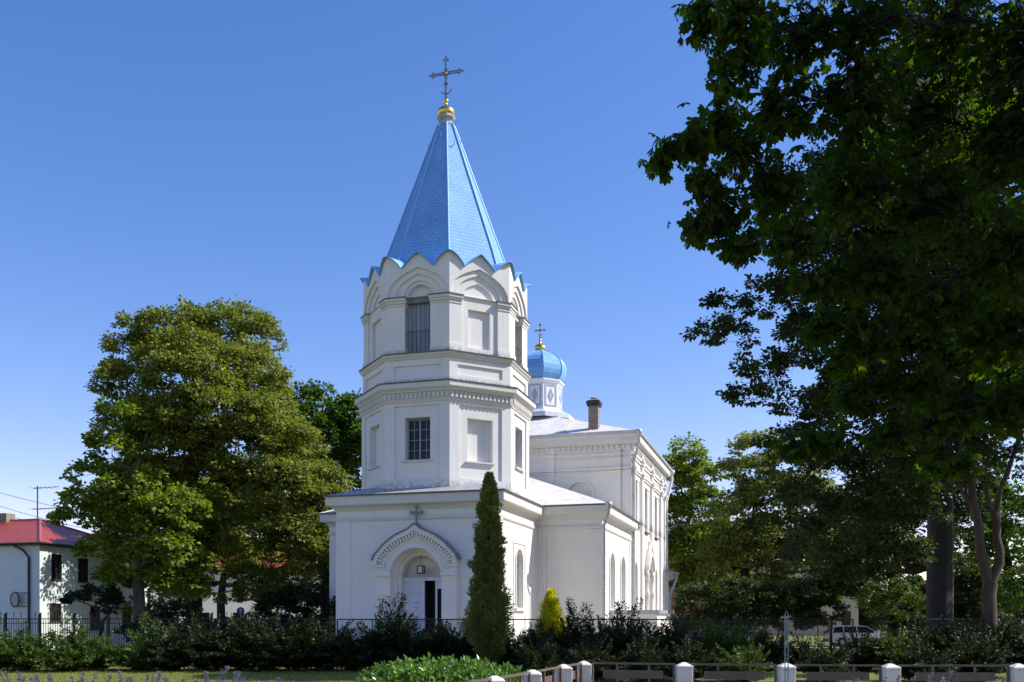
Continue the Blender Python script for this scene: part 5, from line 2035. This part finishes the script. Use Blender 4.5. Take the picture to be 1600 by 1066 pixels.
# ------------------------------------------------------------------ chain link fence on the near side of the church
def chain_panel(w, h, z0):
    root = empty('chain_link_panel', (0, 0, 0), 0, 'x', 'fence panel', 'chain link fence panels before the church')
    f = MB()
    f.tube([(0, 0, h), (w, 0, h)], .028, 6)
    f.tube([(0, 0, .12), (w, 0, .12)], .02, 6)
    for i in (0.5,):
        f.tube([(w * i, 0, .12), (w * i, 0, h)], .022, 6)
    f.tube([(0.0, 0, 0), (0.0, 0, h)], .03, 6)
    f.tube([(w, 0, 0), (w, 0, h)], .03, 6)
    f.build('frame', BLACKM, root, clean=False)
    m = MB()
    st = .085
    n = int((w + h) / st)
    for i in range(n):
        a = i * st
        for sg in (0, 1):
            x0, zz0 = a, .12
            x1, zz1 = a - (h - .12), h
            if x0 > w:
                zz0 += x0 - w
                x0 = w
            if x1 < 0:
                zz1 += x1
                x1 = 0
            if zz0 >= zz1:
                continue
            if sg:
                x0, x1 = w - x0, w - x1
            m.tube([(x0, .004 * (1 - 2 * sg), zz0), (x1, .004 * (1 - 2 * sg), zz1)], .0028, 3, smooth=False, caps=False)
    m.build('mesh', WIRE, root, clean=False)
    return root


CG = 'chain link fence panels before the church'
FD = 38.0
cp = chain_panel(2.8, 1.95, 0)
cpx = [(527, 'at the left corner of the tower base'), (637, 'before the church portal'), (747, 'behind the columnar thuja'), (893, 'just right of the tall post pair'),
       (1003, 'at the foot of the nave'), (1113, 'in front of the blue car'), (1223, 'just right of the blue-grey ladder stake'), (1420, 'at the thick straight trunk'), (1530, 'before the forked tree')]
first = True
clabs = []
for px, t in cpx:
    lab = 'chain link fence panel with a black frame ' + t
    loc = (at(px, FD), FD, 0)
    w_ = None
    if first:
        cp.location = loc
        cp['label'] = lab
        first = False
    else:
        copy_thing(cp, loc, 0, lab, CG)


def gate_post(px, h, lab):
    m = MB()
    x = at(px, FD - .1)
    m.box(-.05, .05, -.05, .05, 0, h)
    m.lathe((0, 0, h), [(.07, 0), (.07, .02), (.001, .05)], 4, R(45), smooth=False)
    o = m.build('fence_post', BLACKM)
    o.location = (x, FD - .1, 0)
    tag(o, lab, 'post', 'black steel posts of the chain link fence')


gate_post(880, 1.97, 'black steel fence post right of the golden thuja, left one of the pair')
gate_post(889, 2.03, 'black steel fence post right of the golden thuja, taller right one of the pair')
gate_post(1378, 1.6, 'short black gate post beside the rounded shrub, left of the pair')
gate_post(1386, 1.6, 'short black gate post beside the rounded shrub, right of the pair')
gate_post(1298, 1.9, 'thin black fence post left of the silver estate car')


# ------------------------------------------------------------------ spiked iron fence on the left
def iron_panel(w):
    root = empty('iron_fence_panel', (0, 0, 0), 0, 'x', 'fence panel', 'spiked iron fence panels on the left')
    f = MB()
    for z in (.18, 1.97):
        f.box(0, w, -.02, .02, z - .02, z + .02)
    f.box(0, w, -.015, .015, 1.75, 1.78)
    f.build('rails', BLACKM, root, clean=False)
    m = MB()
    n = int(w / .11)
    for i in range(n):
        x = .055 + i * .11
        top = 2.18 if i % 3 == 0 else 1.97
        m.box(x - .010, x + .010, -.010, .010, .05, top)
        if i % 3 == 0:
            m.lathe((x, 0, top), [(.012, 0), (.035, .04), (.012, .07), (.001, .16)], 4, R(45), smooth=False)
    m.build('bars', BLACKM, root, clean=False)
    p = MB()
    p.box(-.05, .05, -.05, .05, 0, 2.12)
    p.lathe((0, 0, 2.12), [(.07, 0), (.075, .03), (.001, .14)], 4, R(45), smooth=False)
    p.build('post', BLACKM, root, clean=False)
    return root


ID = 44.0
ip = iron_panel(2.75)
ilabs = ['cut by the left edge', 'left of the dark downpipe of the house', 'below the lower window of the red-roofed house', 'before the dark globe tree', 'left of the maple trunk, bars bare to the ground', 'directly before the maple trunk', 'left of the tallest linden trunk',
         'before the tallest linden trunk', 'below the blue arrow sign', 'right of the blue arrow sign', 'beside the tower base, last of the fence']
for i, t in enumerate(ilabs):
    x = at(-20, ID) + i * 2.75 * .575
    loc = (at(-40, ID) + i * 1.62, ID, 0)
    if i * 1.62 + loc[0] < 1e9:
        loc = (at(-45, ID) + i * 1.65 * 1.0, ID, 0)
    sx = 1.65 / 2.75
    lab = 'spiked black iron fence panel ' + t
    if i == 0:
        pass
    ilabs[i] = lab
bpy_w = (at(545, ID) - at(-45, ID)) / 11
for o in [ip] + list(ip.children):
    pass
for c_ in list(ip.children):
    bpy.data.objects.remove(c_)
bpy.data.objects.remove(ip)
ip = iron_panel(bpy_w)
for i, lab in enumerate(ilabs):
    loc = (at(-45, ID) + i * bpy_w, ID, 0)
    if i == 0:
        ip.location = loc
        ip['label'] = lab
    else:
        copy_thing(ip, loc, 0, lab, 'spiked iron fence panels on the left')


# ------------------------------------------------------------------ near white posts with brown rails
def white_post(px, ptop, label, w=.33):
    D = (EYE - 1.03) * F / ptop
    x = at(px, D)
    m = MB()
    h = w / 2
    z0 = gz(x, D) - .2
    m.hexa([(-h, -h, z0), (h, -h, z0), (h, h, z0), (-h, h, z0), (-h, -h, .90), (h, -h, .90), (h, h, .90), (-h, h, .90)])
    b = h + .006
    m.hexa([(-b, -b, .90), (b, -b, .90), (b, b, .90), (-b, b, .90), (-b, -b, .955), (b, -b, .955), (b, b, .955), (-b, b, .955)])
    m.hexa([(-b, -b, .955), (b, -b, .955), (b, b, .955), (-b, b, .955), (-.04, -.04, 1.03), (.04, -.04, 1.03), (.04, .04, 1.03), (-.04, .04, 1.03)])
    o = m.build('white_post', CONC)
    bv = o.modifiers.new('b', 'BEVEL')
    bv.width = .012
    bv.segments = 2
    o.location = (x, D, 0)
    o.rotation_euler = (R(math.sin(px) * .8), R(math.cos(px * 1.7) * .9), R(math.sin(px * 2.3) * 3))
    tag(o, label, 'post', 'white concrete posts of the low fence')
    return x, D


WP = [white_post(1590, 71, 'white concrete post at the right edge of the picture'),
      white_post(1391, 71, 'shaded white concrete post behind the greyish hostas'),
      white_post(1227, 70, 'white concrete post behind the blue-grey ladder stake'),
      white_post(1068, 69, 'sunlit white concrete post below the far end of the nave'),
      white_post(912, 67, 'white concrete corner post where the low fence turns'),
      white_post(880, 72, 'white concrete post first along the run coming forward from the corner'),
      white_post(833, 80.6, 'white concrete post second along the run coming forward from the corner'),
      white_post(774, 90, 'blue-shaded white concrete post nearest the leafy mound')]
WP.append((at(690, 14.3), 14.3))


def rail_panel(a, b, label):
    (x0, y0), (x1, y1) = a, b
    L = math.hypot(x1 - x0, y1 - y0)
    root = empty('rail_panel', (x0, y0, 0), math.atan2(y1 - y0, x1 - x0), label, 'fence panel', 'brown rail panels of the low fence')
    s, e = .18, L - .18
    f = MB()
    f.box(s, e, -.02, .02, .965, 1.005)
    f.box(s, e, -.02, .02, .30, .34)
    f.box(s, s + .05, -.021, .021, .15, .965)
    f.box(e - .05, e, -.021, .021, .15, .965)
    for t in (.31, .69):
        x = s + (e - s) * t
        f.box(x - .022, x + .022, -.018, .018, .34, .965)
    f.build('frame', BROWN, root)
    p = MB()
    g = .12 * L if L > 1.7 else .02
    p.box(s + g, e - g, -.055, -.022, .66, .84)
    p.build('board', BROWN, root)
    p = MB()
    p.box(s + .06, e - .06, -.05, -.022, .40, .56)
    p.build('board', BROWN, root)


rl = ['brown rail panel at the right edge, between the two rightmost white posts', 'brown rail panel right of the blue-grey ladder stake', 'brown rail panel left of the blue-grey ladder stake', 'brown rail panel below the foot of the nave, right of the corner post',
      'short sunlit brown rail panel just forward of the corner post', 'sunlit brown rail panel in the middle of the run coming forward', 'brown rail panel beside the post nearest the leafy mound', 'brown rail panel leaving the bottom edge in front of the leafy mound']
for i in range(8):
    a, b = WP[i + 1], WP[i]
    if i >= 4:
        a, b = WP[i], WP[i + 1]
    rail_panel(a, b, rl[i])

# ladder-like steel stake
m = MB()
x = at(1229, 19.5)
for dx in (-.031, .031):
    m.box(dx - .009, dx + .009, -.009, .009, 0, zp(958, 19.5))
for i in range(9):
    m.box(-.022, .022, -.007, .007, .2 + i * .24, .22 + i * .24)
o = m.build('ladder_stake', BLUES)
o.location = (x, 19.5, 0)
tag(o, 'thin blue-grey steel ladder stake standing before a white post', 'stake')


# ------------------------------------------------------------------ houses
def bf(ox, oy, ang):
    return Fr(ox, oy, ang)


def house_window(fr, c, z0, z1, hw, root, frame=TRIMD, d=-.10, sill=True, mull=True):
    m = MB()
    fw = .06
    m.fbox(fr, c - hw, c - hw + fw, z0, z1, d, d + .06)
    m.fbox(fr, c + hw - fw, c + hw, z0, z1, d, d + .06)
    m.fbox(fr, c - hw + fw, c + hw - fw, z0, z0 + fw, d, d + .058)
    m.fbox(fr, c - hw + fw, c + hw - fw, z1 - fw, z1, d, d + .058)
    if mull:
        m.fbox(fr, c - .03, c + .03, z0 + fw, z1 - fw, d, d + .055)
        m.fbox(fr, c - hw + fw, c - .03, z0 + (z1 - z0) * .68, z0 + (z1 - z0) * .68 + .04, d, d + .05)
        m.fbox(fr, c + .03, c + hw - fw, z0 + (z1 - z0) * .68, z0 + (z1 - z0) * .68 + .04, d, d + .05)
    if sill:
        m.fbox(fr, c - hw - .05, c + hw + .05, z0 - .05, z0 - .002, d, .07)
    w = m.build('window', frame, root)
    g = MB()
    g.fill(fr, rect(c - hw + .01, c + hw - .01, z0 + .01, z1 - .01), [], d + .02)
    g.build('pane', GLASS, w, clean=False)


def red_house():
    D = 60.0
    cx_, cy = at(62, D), D
    root = empty('red_roofed_house', (cx_, cy, 0), -A, 'two-storey white house with a red tiled hip roof at the far left behind the trees', 'house')
    # local: x along e1 (house runs to negative x), y along d1
    W, L, HZ = 16.0, 10.4, 6.75
    ff = bf(0, 0, -90)
    fr = bf(0, 0, 0)
    m = MB()
    m.fill(ff, rect(-W, 0, 0, HZ), [], 0)
    wn = [(1.45, 4.45, 6.12, .46), (3.85, 4.40, 6.0, .50), (6.3, 4.40, 6.0, .5), (8.7, 4.4, 6.0, .5), (1.35, 1.75, 2.95, .52), (5.0, 1.2, 2.8, .5), (8.2, 1.2, 2.8, .5)]
    holes = [rect(c - h, c + h, a, b) for c, a, b, h in wn]
    m.fill(fr, rect(0, L, 0, HZ), holes, 0)
    for h in holes:
        m.reveal(fr, h, 0, -.13)
        m.fill(fr, h, [], -.131)
    m.fill(Fr(0, 0, 90), rect(0, W, 0, HZ), [], L)
    m.fill(Fr(0, 0, 180), rect(-L, 0, 0, HZ), [], W)
    m.build('wall', HOUSEW, root)
    for c, a, b, h in wn:
        house_window(fr, c, a, b, h, root)
    r = MB()
    o = .35
    z = HZ - .02
    ap0 = (-4.8, L / 2, 8.85)
    ap1 = (-W + 4.5, L / 2, 8.85)
    cs = [(o, -o, z), (o, L + o, z), (-W - o, L + o, z), (-W - o, -o, z)]

    def face(p):
        e = (Vector(p[1]) - Vector(p[0])).normalized()
        uv = []
        for q in p:
            v = Vector(q) - Vector(p[0])
            x_ = v.dot(e)
            uv.append((x_, (v - e * x_).length))
        r.add(p, [tuple(range(len(p)))], [tuple(uv)])
    face([cs[3], cs[0], ap0, ap1])
    face([cs[0], cs[1], ap0])
    face([cs[1], cs[2], ap1, ap0])
    face([cs[2], cs[3], ap1])
    roof = r.build('roof', REDT, root, clean=False)
    rc = MB()
    rc.tube([cs[0], ap0], .10, 6)
    rc.tube([cs[1], ap0], .10, 6)
    rc.tube([ap0, ap1], .10, 6)
    rc.build('ridge_tiles', mat_simple('ridge_red', (.36, .09, .07), .5), roof)
    ev = MB()
    ev.box(-W - o, o, -o, 0, z - .14, z - .01)
    ev.box(0, o, 0, L + o, z - .14, z - .01)
    ev.tube([(-W - o, -o - .06, z - .02), (o + .06, -o - .06, z - .02), (o + .06, L + o, z - .02)], .07, 6)
    ev.build('eaves', TRIMD, root)
    dp = MB()
    dp.tube([(-1.9, -o - .02, z - .05), (-1.0, -.3, z - .45), (-.75, -.10, z - .9), (-.75, -.10, .2)], .075, 8)
    dp.build('downpipe', TRIMD, root)
    ch = MB()
    fa, fb = Fr(0, 0, -90), Fr(0, 0, 0)
    ca, cb = (-8.3, -7.3), (L / 2 - .4, L / 2 + .4)
    ch.fill(fa, rect(ca[0], ca[1], 8.3, 9.35), [], -cb[0])
    ch.fill(fb, rect(cb[0], cb[1], 8.3, 9.35), [], ca[1])
    ch.add([(ca[0], cb[0], 9.35), (ca[1], cb[0], 9.35), (ca[1], cb[1], 9.35), (ca[0], cb[1], 9.35)], [(0, 1, 2, 3)])
    ch.add([(ca[0], cb[0], 8.3), (ca[0], cb[1], 8.3), (ca[0], cb[1], 9.35), (ca[0], cb[0], 9.35)], [(0, 1, 2, 3)])
    ch.build('chimney', BRICKR if False else BRICKG, root)
    an = MB()
    ax_, ay = -5.0, L / 2
    ZT = 11.2
    an.tube([(ax_, ay, 8.7), (ax_, ay, ZT)], .045, 6)
    for zz, ln, nn in ((ZT - .15, 1.8, 5), (ZT - 1.6, 2.0, 7)):
        an.tube([(ax_ - ln * .2, ay, zz), (ax_ + ln, ay, zz + .05)], .02, 4)
        for k in range(nn):
            x_ = ax_ - ln * .2 + k * ln * 1.2 / nn
            an.tube([(x_, ay - .4, zz), (x_, ay + .4, zz)], .012, 4)
    an.build('aerial', WIRE, root)
    # oval sign on a bracket, on the shaded front wall
    sg = MB()
    zc = zp(937, D)
    xs_ = -1.55
    n = 24
    lp = [(xs_ + .36 * math.cos(2 * math.pi * i / n), zc + .5 * math.sin(2 * math.pi * i / n)) for i in range(n)]
    li = [(xs_ + .28 * math.cos(2 * math.pi * i / n), zc + .42 * math.sin(2 * math.pi * i / n)) for i in range(n)]
    sg.fill(ff, lp, [li], .42)
    sg.reveal(ff, lp, .42, .36)
    sg.fill(ff, lp, [], .36)
    for q in (.42, -.42):
        sg.tube([ff(xs_, zc + q, .39), ff(xs_ + .75, zc + q, .39), ff(xs_ + .8, zc + q, .0)], .025, 5)
    s_ = sg.build('wall_sign', TRIMD, root)
    s2 = MB()
    s2.fill(ff, li, [], .41)
    s2.build('sign_face', mat_simple('sign_grey', (.30, .33, .36), .5), s_)


red_house()


def plain_house(name, label, px0, px1, D, eave_y, rot, wallm, roofm, rows, seed=1, rise=2.5, depth=9, frame=TRIMD):
    x0, x1 = at(px0, D), at(px1, D)
    W = x1 - x0
    root = empty(name, (x0, D, 0), rot, label, 'house')
    HZ = zp(eave_y, D)
    ff = Fr(0, 0, -90)
    m = MB()
    holes = []
    wn = []
    for (z0, z1) in rows:
        n = max(2, int(W / 2.6))
        for i in range(n):
            c = W * (i + .5) / n
            wn.append((c, z0, z1))
            holes.append(rect(c - .5, c + .5, z0, z1))
    m.fill(ff, rect(0, W, 0, HZ), holes, 0)
    for h in holes:
        m.reveal(ff, h, 0, -.13)
        m.fill(ff, h, [], -.131)
    m.fill(Fr(0, 0, 0), rect(0, depth, 0, HZ), [], W)
    m.fill(Fr(0, 0, 180), rect(-depth, 0, 0, HZ), [], 0)
    m.fill(Fr(0, 0, 90), rect(-W, 0, 0, HZ), [], depth)
    m.build('wall', wallm, root)
    for c, a, b in wn:
        house_window(ff, c, a, b, .49, root, frame)
    r = MB()
    o = .4
    cs = [(-o, -o, HZ), (W + o, -o, HZ), (W + o, depth + o, HZ), (-o, depth + o, HZ)]
    a0, a1 = (depth / 2, depth / 2, HZ + rise), (W - depth / 2, depth / 2, HZ + rise)
    if W < depth:
        a0 = a1 = (W / 2, depth / 2, HZ + rise)
    for p in ([cs[0], cs[1], a1, a0], [cs[1], cs[2], a1], [cs[2], cs[3], a0, a1], [cs[3], cs[0], a0]):
        e = (Vector(p[1]) - Vector(p[0])).normalized()
        uv = []
        for q in p:
            v = Vector(q) - Vector(p[0])
            uv.append((v.dot(e), (v - e * v.dot(e)).length))
        r.add(p, [tuple(range(len(p)))], [tuple(uv)])
    r.build('roof', roofm, root, clean=False)
    ev = MB()
    ev.box(-o, W + o, -o, 0, HZ - .16, HZ - .01)
    ev.box(W, W + o, 0, depth, HZ - .161, HZ - .011)
    ev.build('eaves', TRIMD, root)
    return root


plain_house('white_house', 'sunlit warm white house glimpsed through the trees behind the blue arrow sign', 235, 500, 84, 885, R(14), HOUSEP, REDT, [(3.9, 5.3), (.9, 2.5)])
plain_house('brick_house', 'orange brick house glimpsed behind the far downpipe of the nave', 1010, 1100, 105, 838, R(-8), BRICKR, ROOFD, [(6.2, 7.9), (3.4, 5.1), (.8, 2.4)])
plain_house('beige_house', 'beige house glimpsed through the trees right of the brick one', 1120, 1330, 112, 880, R(-12), BEIGE, ROOFW, [(4.6, 6.2), (1.2, 2.8)])


# overhead wires at far left
for i, (ya, yb, lab) in enumerate(((752, 800, 'upper overhead wire sloping down from the left edge past the roof aerial'), (768, 830, 'middle overhead wire sloping down from the left edge past the roof aerial'), (787, 835, 'lowest overhead wire sloping down from the left edge past the roof aerial'))):
    m = MB()
    a = Vector((at(-160, 66), 66, zp(ya - 34, 66)))
    b = Vector((at(190 + 10 * i, 78), 78, zp(yb + 10, 78)))
    pts = [a.lerp(b, t / 10) + Vector((0, 0, -.5 * math.sin(math.pi * t / 10))) for t in range(11)]
    m.tube(pts, .018, 4)
    o = m.build('overhead_wire', BLACKM)
    tag(o, lab, 'wire', 'overhead wires at the far left')


# ------------------------------------------------------------------ road signs
def road_sign(name, px, py, D, r, mat, label, kind):
    x, z = at(px, D), zp(py, D)
    root = empty(name, (x, D, 0), 0, label, 'road sign')
    p = MB()
    p.tube([(0, .05, 0), (0, .05, z + r * .5)], .035, 8)
    p.build('pole', PIPE, root)
    ff = Fr(0, 0, -90)
    f = MB()
    n = 28
    lp = [(r * math.cos(2 * math.pi * i / n), z + r * math.sin(2 * math.pi * i / n)) for i in range(n)]
    f.fill(ff, lp, [], .02)
    f.reveal(ff, lp, .02, 0)
    f.fill(ff, lp, [], 0)
    fc = f.build('disc', mat, root)
    g = MB()
    if kind == 'arrow':
        g.fill(ff, rect(-r * .09, r * .09, z - r * .6, z + r * .25), [], .026)
        g.fill(ff, [(-r * .38, z + r * .15), (0, z + r * .0), (r * .38, z + r * .15), (0, z + r * .68)], [], .027)
    else:
        li = [(r * .68 * math.cos(2 * math.pi * i / n), z + r * .68 * math.sin(2 * math.pi * i / n)) for i in range(n)]
        g.fill(ff, li, [], .026)
    g.build('symbol', SIGNW, fc)


road_sign('arrow_sign', 376, 955, 62, .26, SIGNB, 'round blue road sign with a white arrow pointing up', 'arrow')
road_sign('ring_sign', 272, 935, 63, .26, SIGNR, 'round road sign with a red ring half hidden in the maple foliage', 'ring')


# ------------------------------------------------------------------ cars
def car(name, label, loc, rz, paint, estate=True):
    root = empty(name, loc, rz, label, 'car')
    # side profile along x (front +x), width along y
    low = [(-2.15, .35), (-2.2, .75), (-2.12, .98), (-.9, 1.0), (.9, .97), (1.25, .92), (2.0, .78), (2.2, .62), (2.2, .35)]
    m = MB()
    w0, w1 = .86, .82

    def wheelcut(pts):
        return pts
    cut = []
    for cx_ in (1.4, -1.35):
        cut.append([(cx_ + .36 * math.cos(t), .33 + .36 * math.sin(t)) for t in [math.pi * k / 10 for k in range(11)]])
    prof = low + [(1.4 + .36, .30)] + [p for p in cut[0]] + [(1.4 - .36, .30), (-1.35 + .36, .30)] + [p for p in cut[1]] + [(-1.35 - .36, .30)]
    for sg in (-1, 1):
        fr = Fr(0, 0, -90 if sg < 0 else 90)
        pts = [(x if sg < 0 else -x, z) for x, z in prof]
        m.fill(fr, pts, [], w0)
    n = len(low)
    m.add([(x, -w0, z) for x, z in low] + [(x, w0, z) for x, z in low], [(i, i + 1, n + i + 1, n + i) for i in range(n - 1)])
    # roof and pillars
    if estate:
        cab = [(-2.08, .98), (-1.86, 1.42), (-.4, 1.48), (.25, 1.44), (1.05, .96)]
    else:
        cab = [(-1.7, .98), (-1.15, 1.36), (-.4, 1.43), (.2, 1.40), (1.05, .96)]
    tw = .66
    rf = cab[1:4]
    m.add([(x, -tw, z) for x, z in rf] + [(x, tw, z) for x, z in rf] + [(x, -tw, z - .05) for x, z in rf] + [(x, tw, z - .05) for x, z in rf],
          [(0, 1, 4, 3), (1, 2, 5, 4), (6, 7, 1, 0), (7, 8, 2, 1), (3, 4, 10, 9), (4, 5, 11, 10), (0, 3, 9, 6), (2, 8, 11, 5)])
    for sg in (-1, 1):
        def cp_(x, z):
            t = (z - .98) / .46
            return Vector((x, sg * (w1 + (tw - w1) * max(0, min(1, t))), z))
        for a, b in ((cab[0], cab[1]), (cab[3], cab[4]), ((-.35, .98), (-.4, 1.47)), ((-1.3, .98), (-1.25, 1.44))):
            m.tube([cp_(*a), cp_(*b)], .035, 5)
    body = m.build('body', paint, root)
    g = MB()
    gl = [(cab[0][0] + .03, .98), (cab[1][0] + .03, cab[1][1] - .03), (cab[2][0], cab[2][1] - .03), (cab[3][0] - .02, cab[3][1] - .03), (cab[4][0] - .03, .97)]
    L, Rr = [], []
    for x, z in gl:
        t = (z - .98) / .46
        y = (w1 + (tw - w1) * max(0, min(1, t))) - .01
        L.append((x, -y, z))
        Rr.append((x, y, z))
    k = len(gl)
    g.add(L + Rr, [tuple(range(k)), tuple(range(k, 2 * k))] + [(i, i + 1, k + i + 1, k + i) for i in range(k - 1)])
    g.build('glazing', GLASS, root)
    for cx_ in (1.4, -1.35):
        for sg in (-1, 1):
            t = MB()
            pts = []
            nn = 18
            for rr2, yy in ((.20, .86), (.31, .86), (.32, .83), (.32, .68), (.2, .68)):
                pts += [(cx_ + rr2 * math.cos(2 * math.pi * q / nn), sg * yy, .32 + rr2 * math.sin(2 * math.pi * q / nn)) for q in range(nn)]
            t.add(pts, [(a * nn + q, a * nn + (q + 1) % nn, (a + 1) * nn + (q + 1) % nn, (a + 1) * nn + q) for a in range(4) for q in range(nn)])
            wh = t.build('wheel', RUBBER, root)
            rm = MB()
            ring = [(cx_ + .2 * math.cos(2 * math.pi * q / nn), sg * .845, .32 + .2 * math.sin(2 * math.pi * q / nn)) for q in range(nn)]
            rm.add(ring, [tuple(range(nn))])
            rm.build('rim', PIPE, wh)
    for sg in (-1, 1):
        t = MB()
        t.box(-2.22, -2.13, min(sg * .62, sg * .84), max(sg * .62, sg * .84), .72, 1.08 if estate else .9)
        t.build('tail_light', LAMPR, root)
        t = MB()
        t.box(2.08, 2.2, min(sg * .55, sg * .8), max(sg * .55, sg * .8), .62, .74)
        t.build('headlight', LAMPW, root)
        t = MB()
        t.box(.72, .86, min(sg * .84, sg * 1.0), max(sg * .84, sg * 1.0), .98, 1.1)
        t.build('mirror', paint, root)
    b = MB()
    b.box(-2.26, -2.12, -.82, .82, .36, .55)
    b.box(2.12, 2.26, -.82, .82, .34, .52)
    for sg in (-1, 1):
        b.box(-.95, 1.0, min(sg * .862, sg * .875), max(sg * .862, sg * .875), .52, .58)
    b.build('bumpers', TRIMD, root)
    return root


car('parked_car', 'silver estate car with red tail light parked on the street beyond the chain link fence', (at(1342, 66), 66, .01), R(-2), CARS)
car('parked_car', 'blue car glimpsed through the shrubs right of the church', (at(1128, 64), 64, .01), R(176), CARB, False)
car('parked_car', 'pale car mostly hidden behind the shrubs at the foot of the forked tree', (at(1500, 68), 68, .01), R(-2), CARW)

# far wood closing the view along the street
def far_wood():
    rng = np.random.default_rng(55)
    n = 90
    lob = []
    for i in range(n):
        px = -120 + i * 20.5 + rng.uniform(-8, 8)
        D = 150 + rng.uniform(-12, 25)
        h = rng.uniform(5, 9.5)
        x_ = at(px, D)
        lob.append((x_, D, h * .5, rng.uniform(2.2, 3.6), 3, h * .5))
    P, N, T, _ = crown_points(rng, lob, 3.2, .8, 9, sub_r=1.3)
    L = .6 * rng.uniform(.6, 1.3, len(P))
    o = leaf_object('far_wood', P, N, T, L, L * .8, MIDL)
    tag(o, 'far line of green trees closing the view at the horizon', 'wood', kind='stuff')


far_wood()
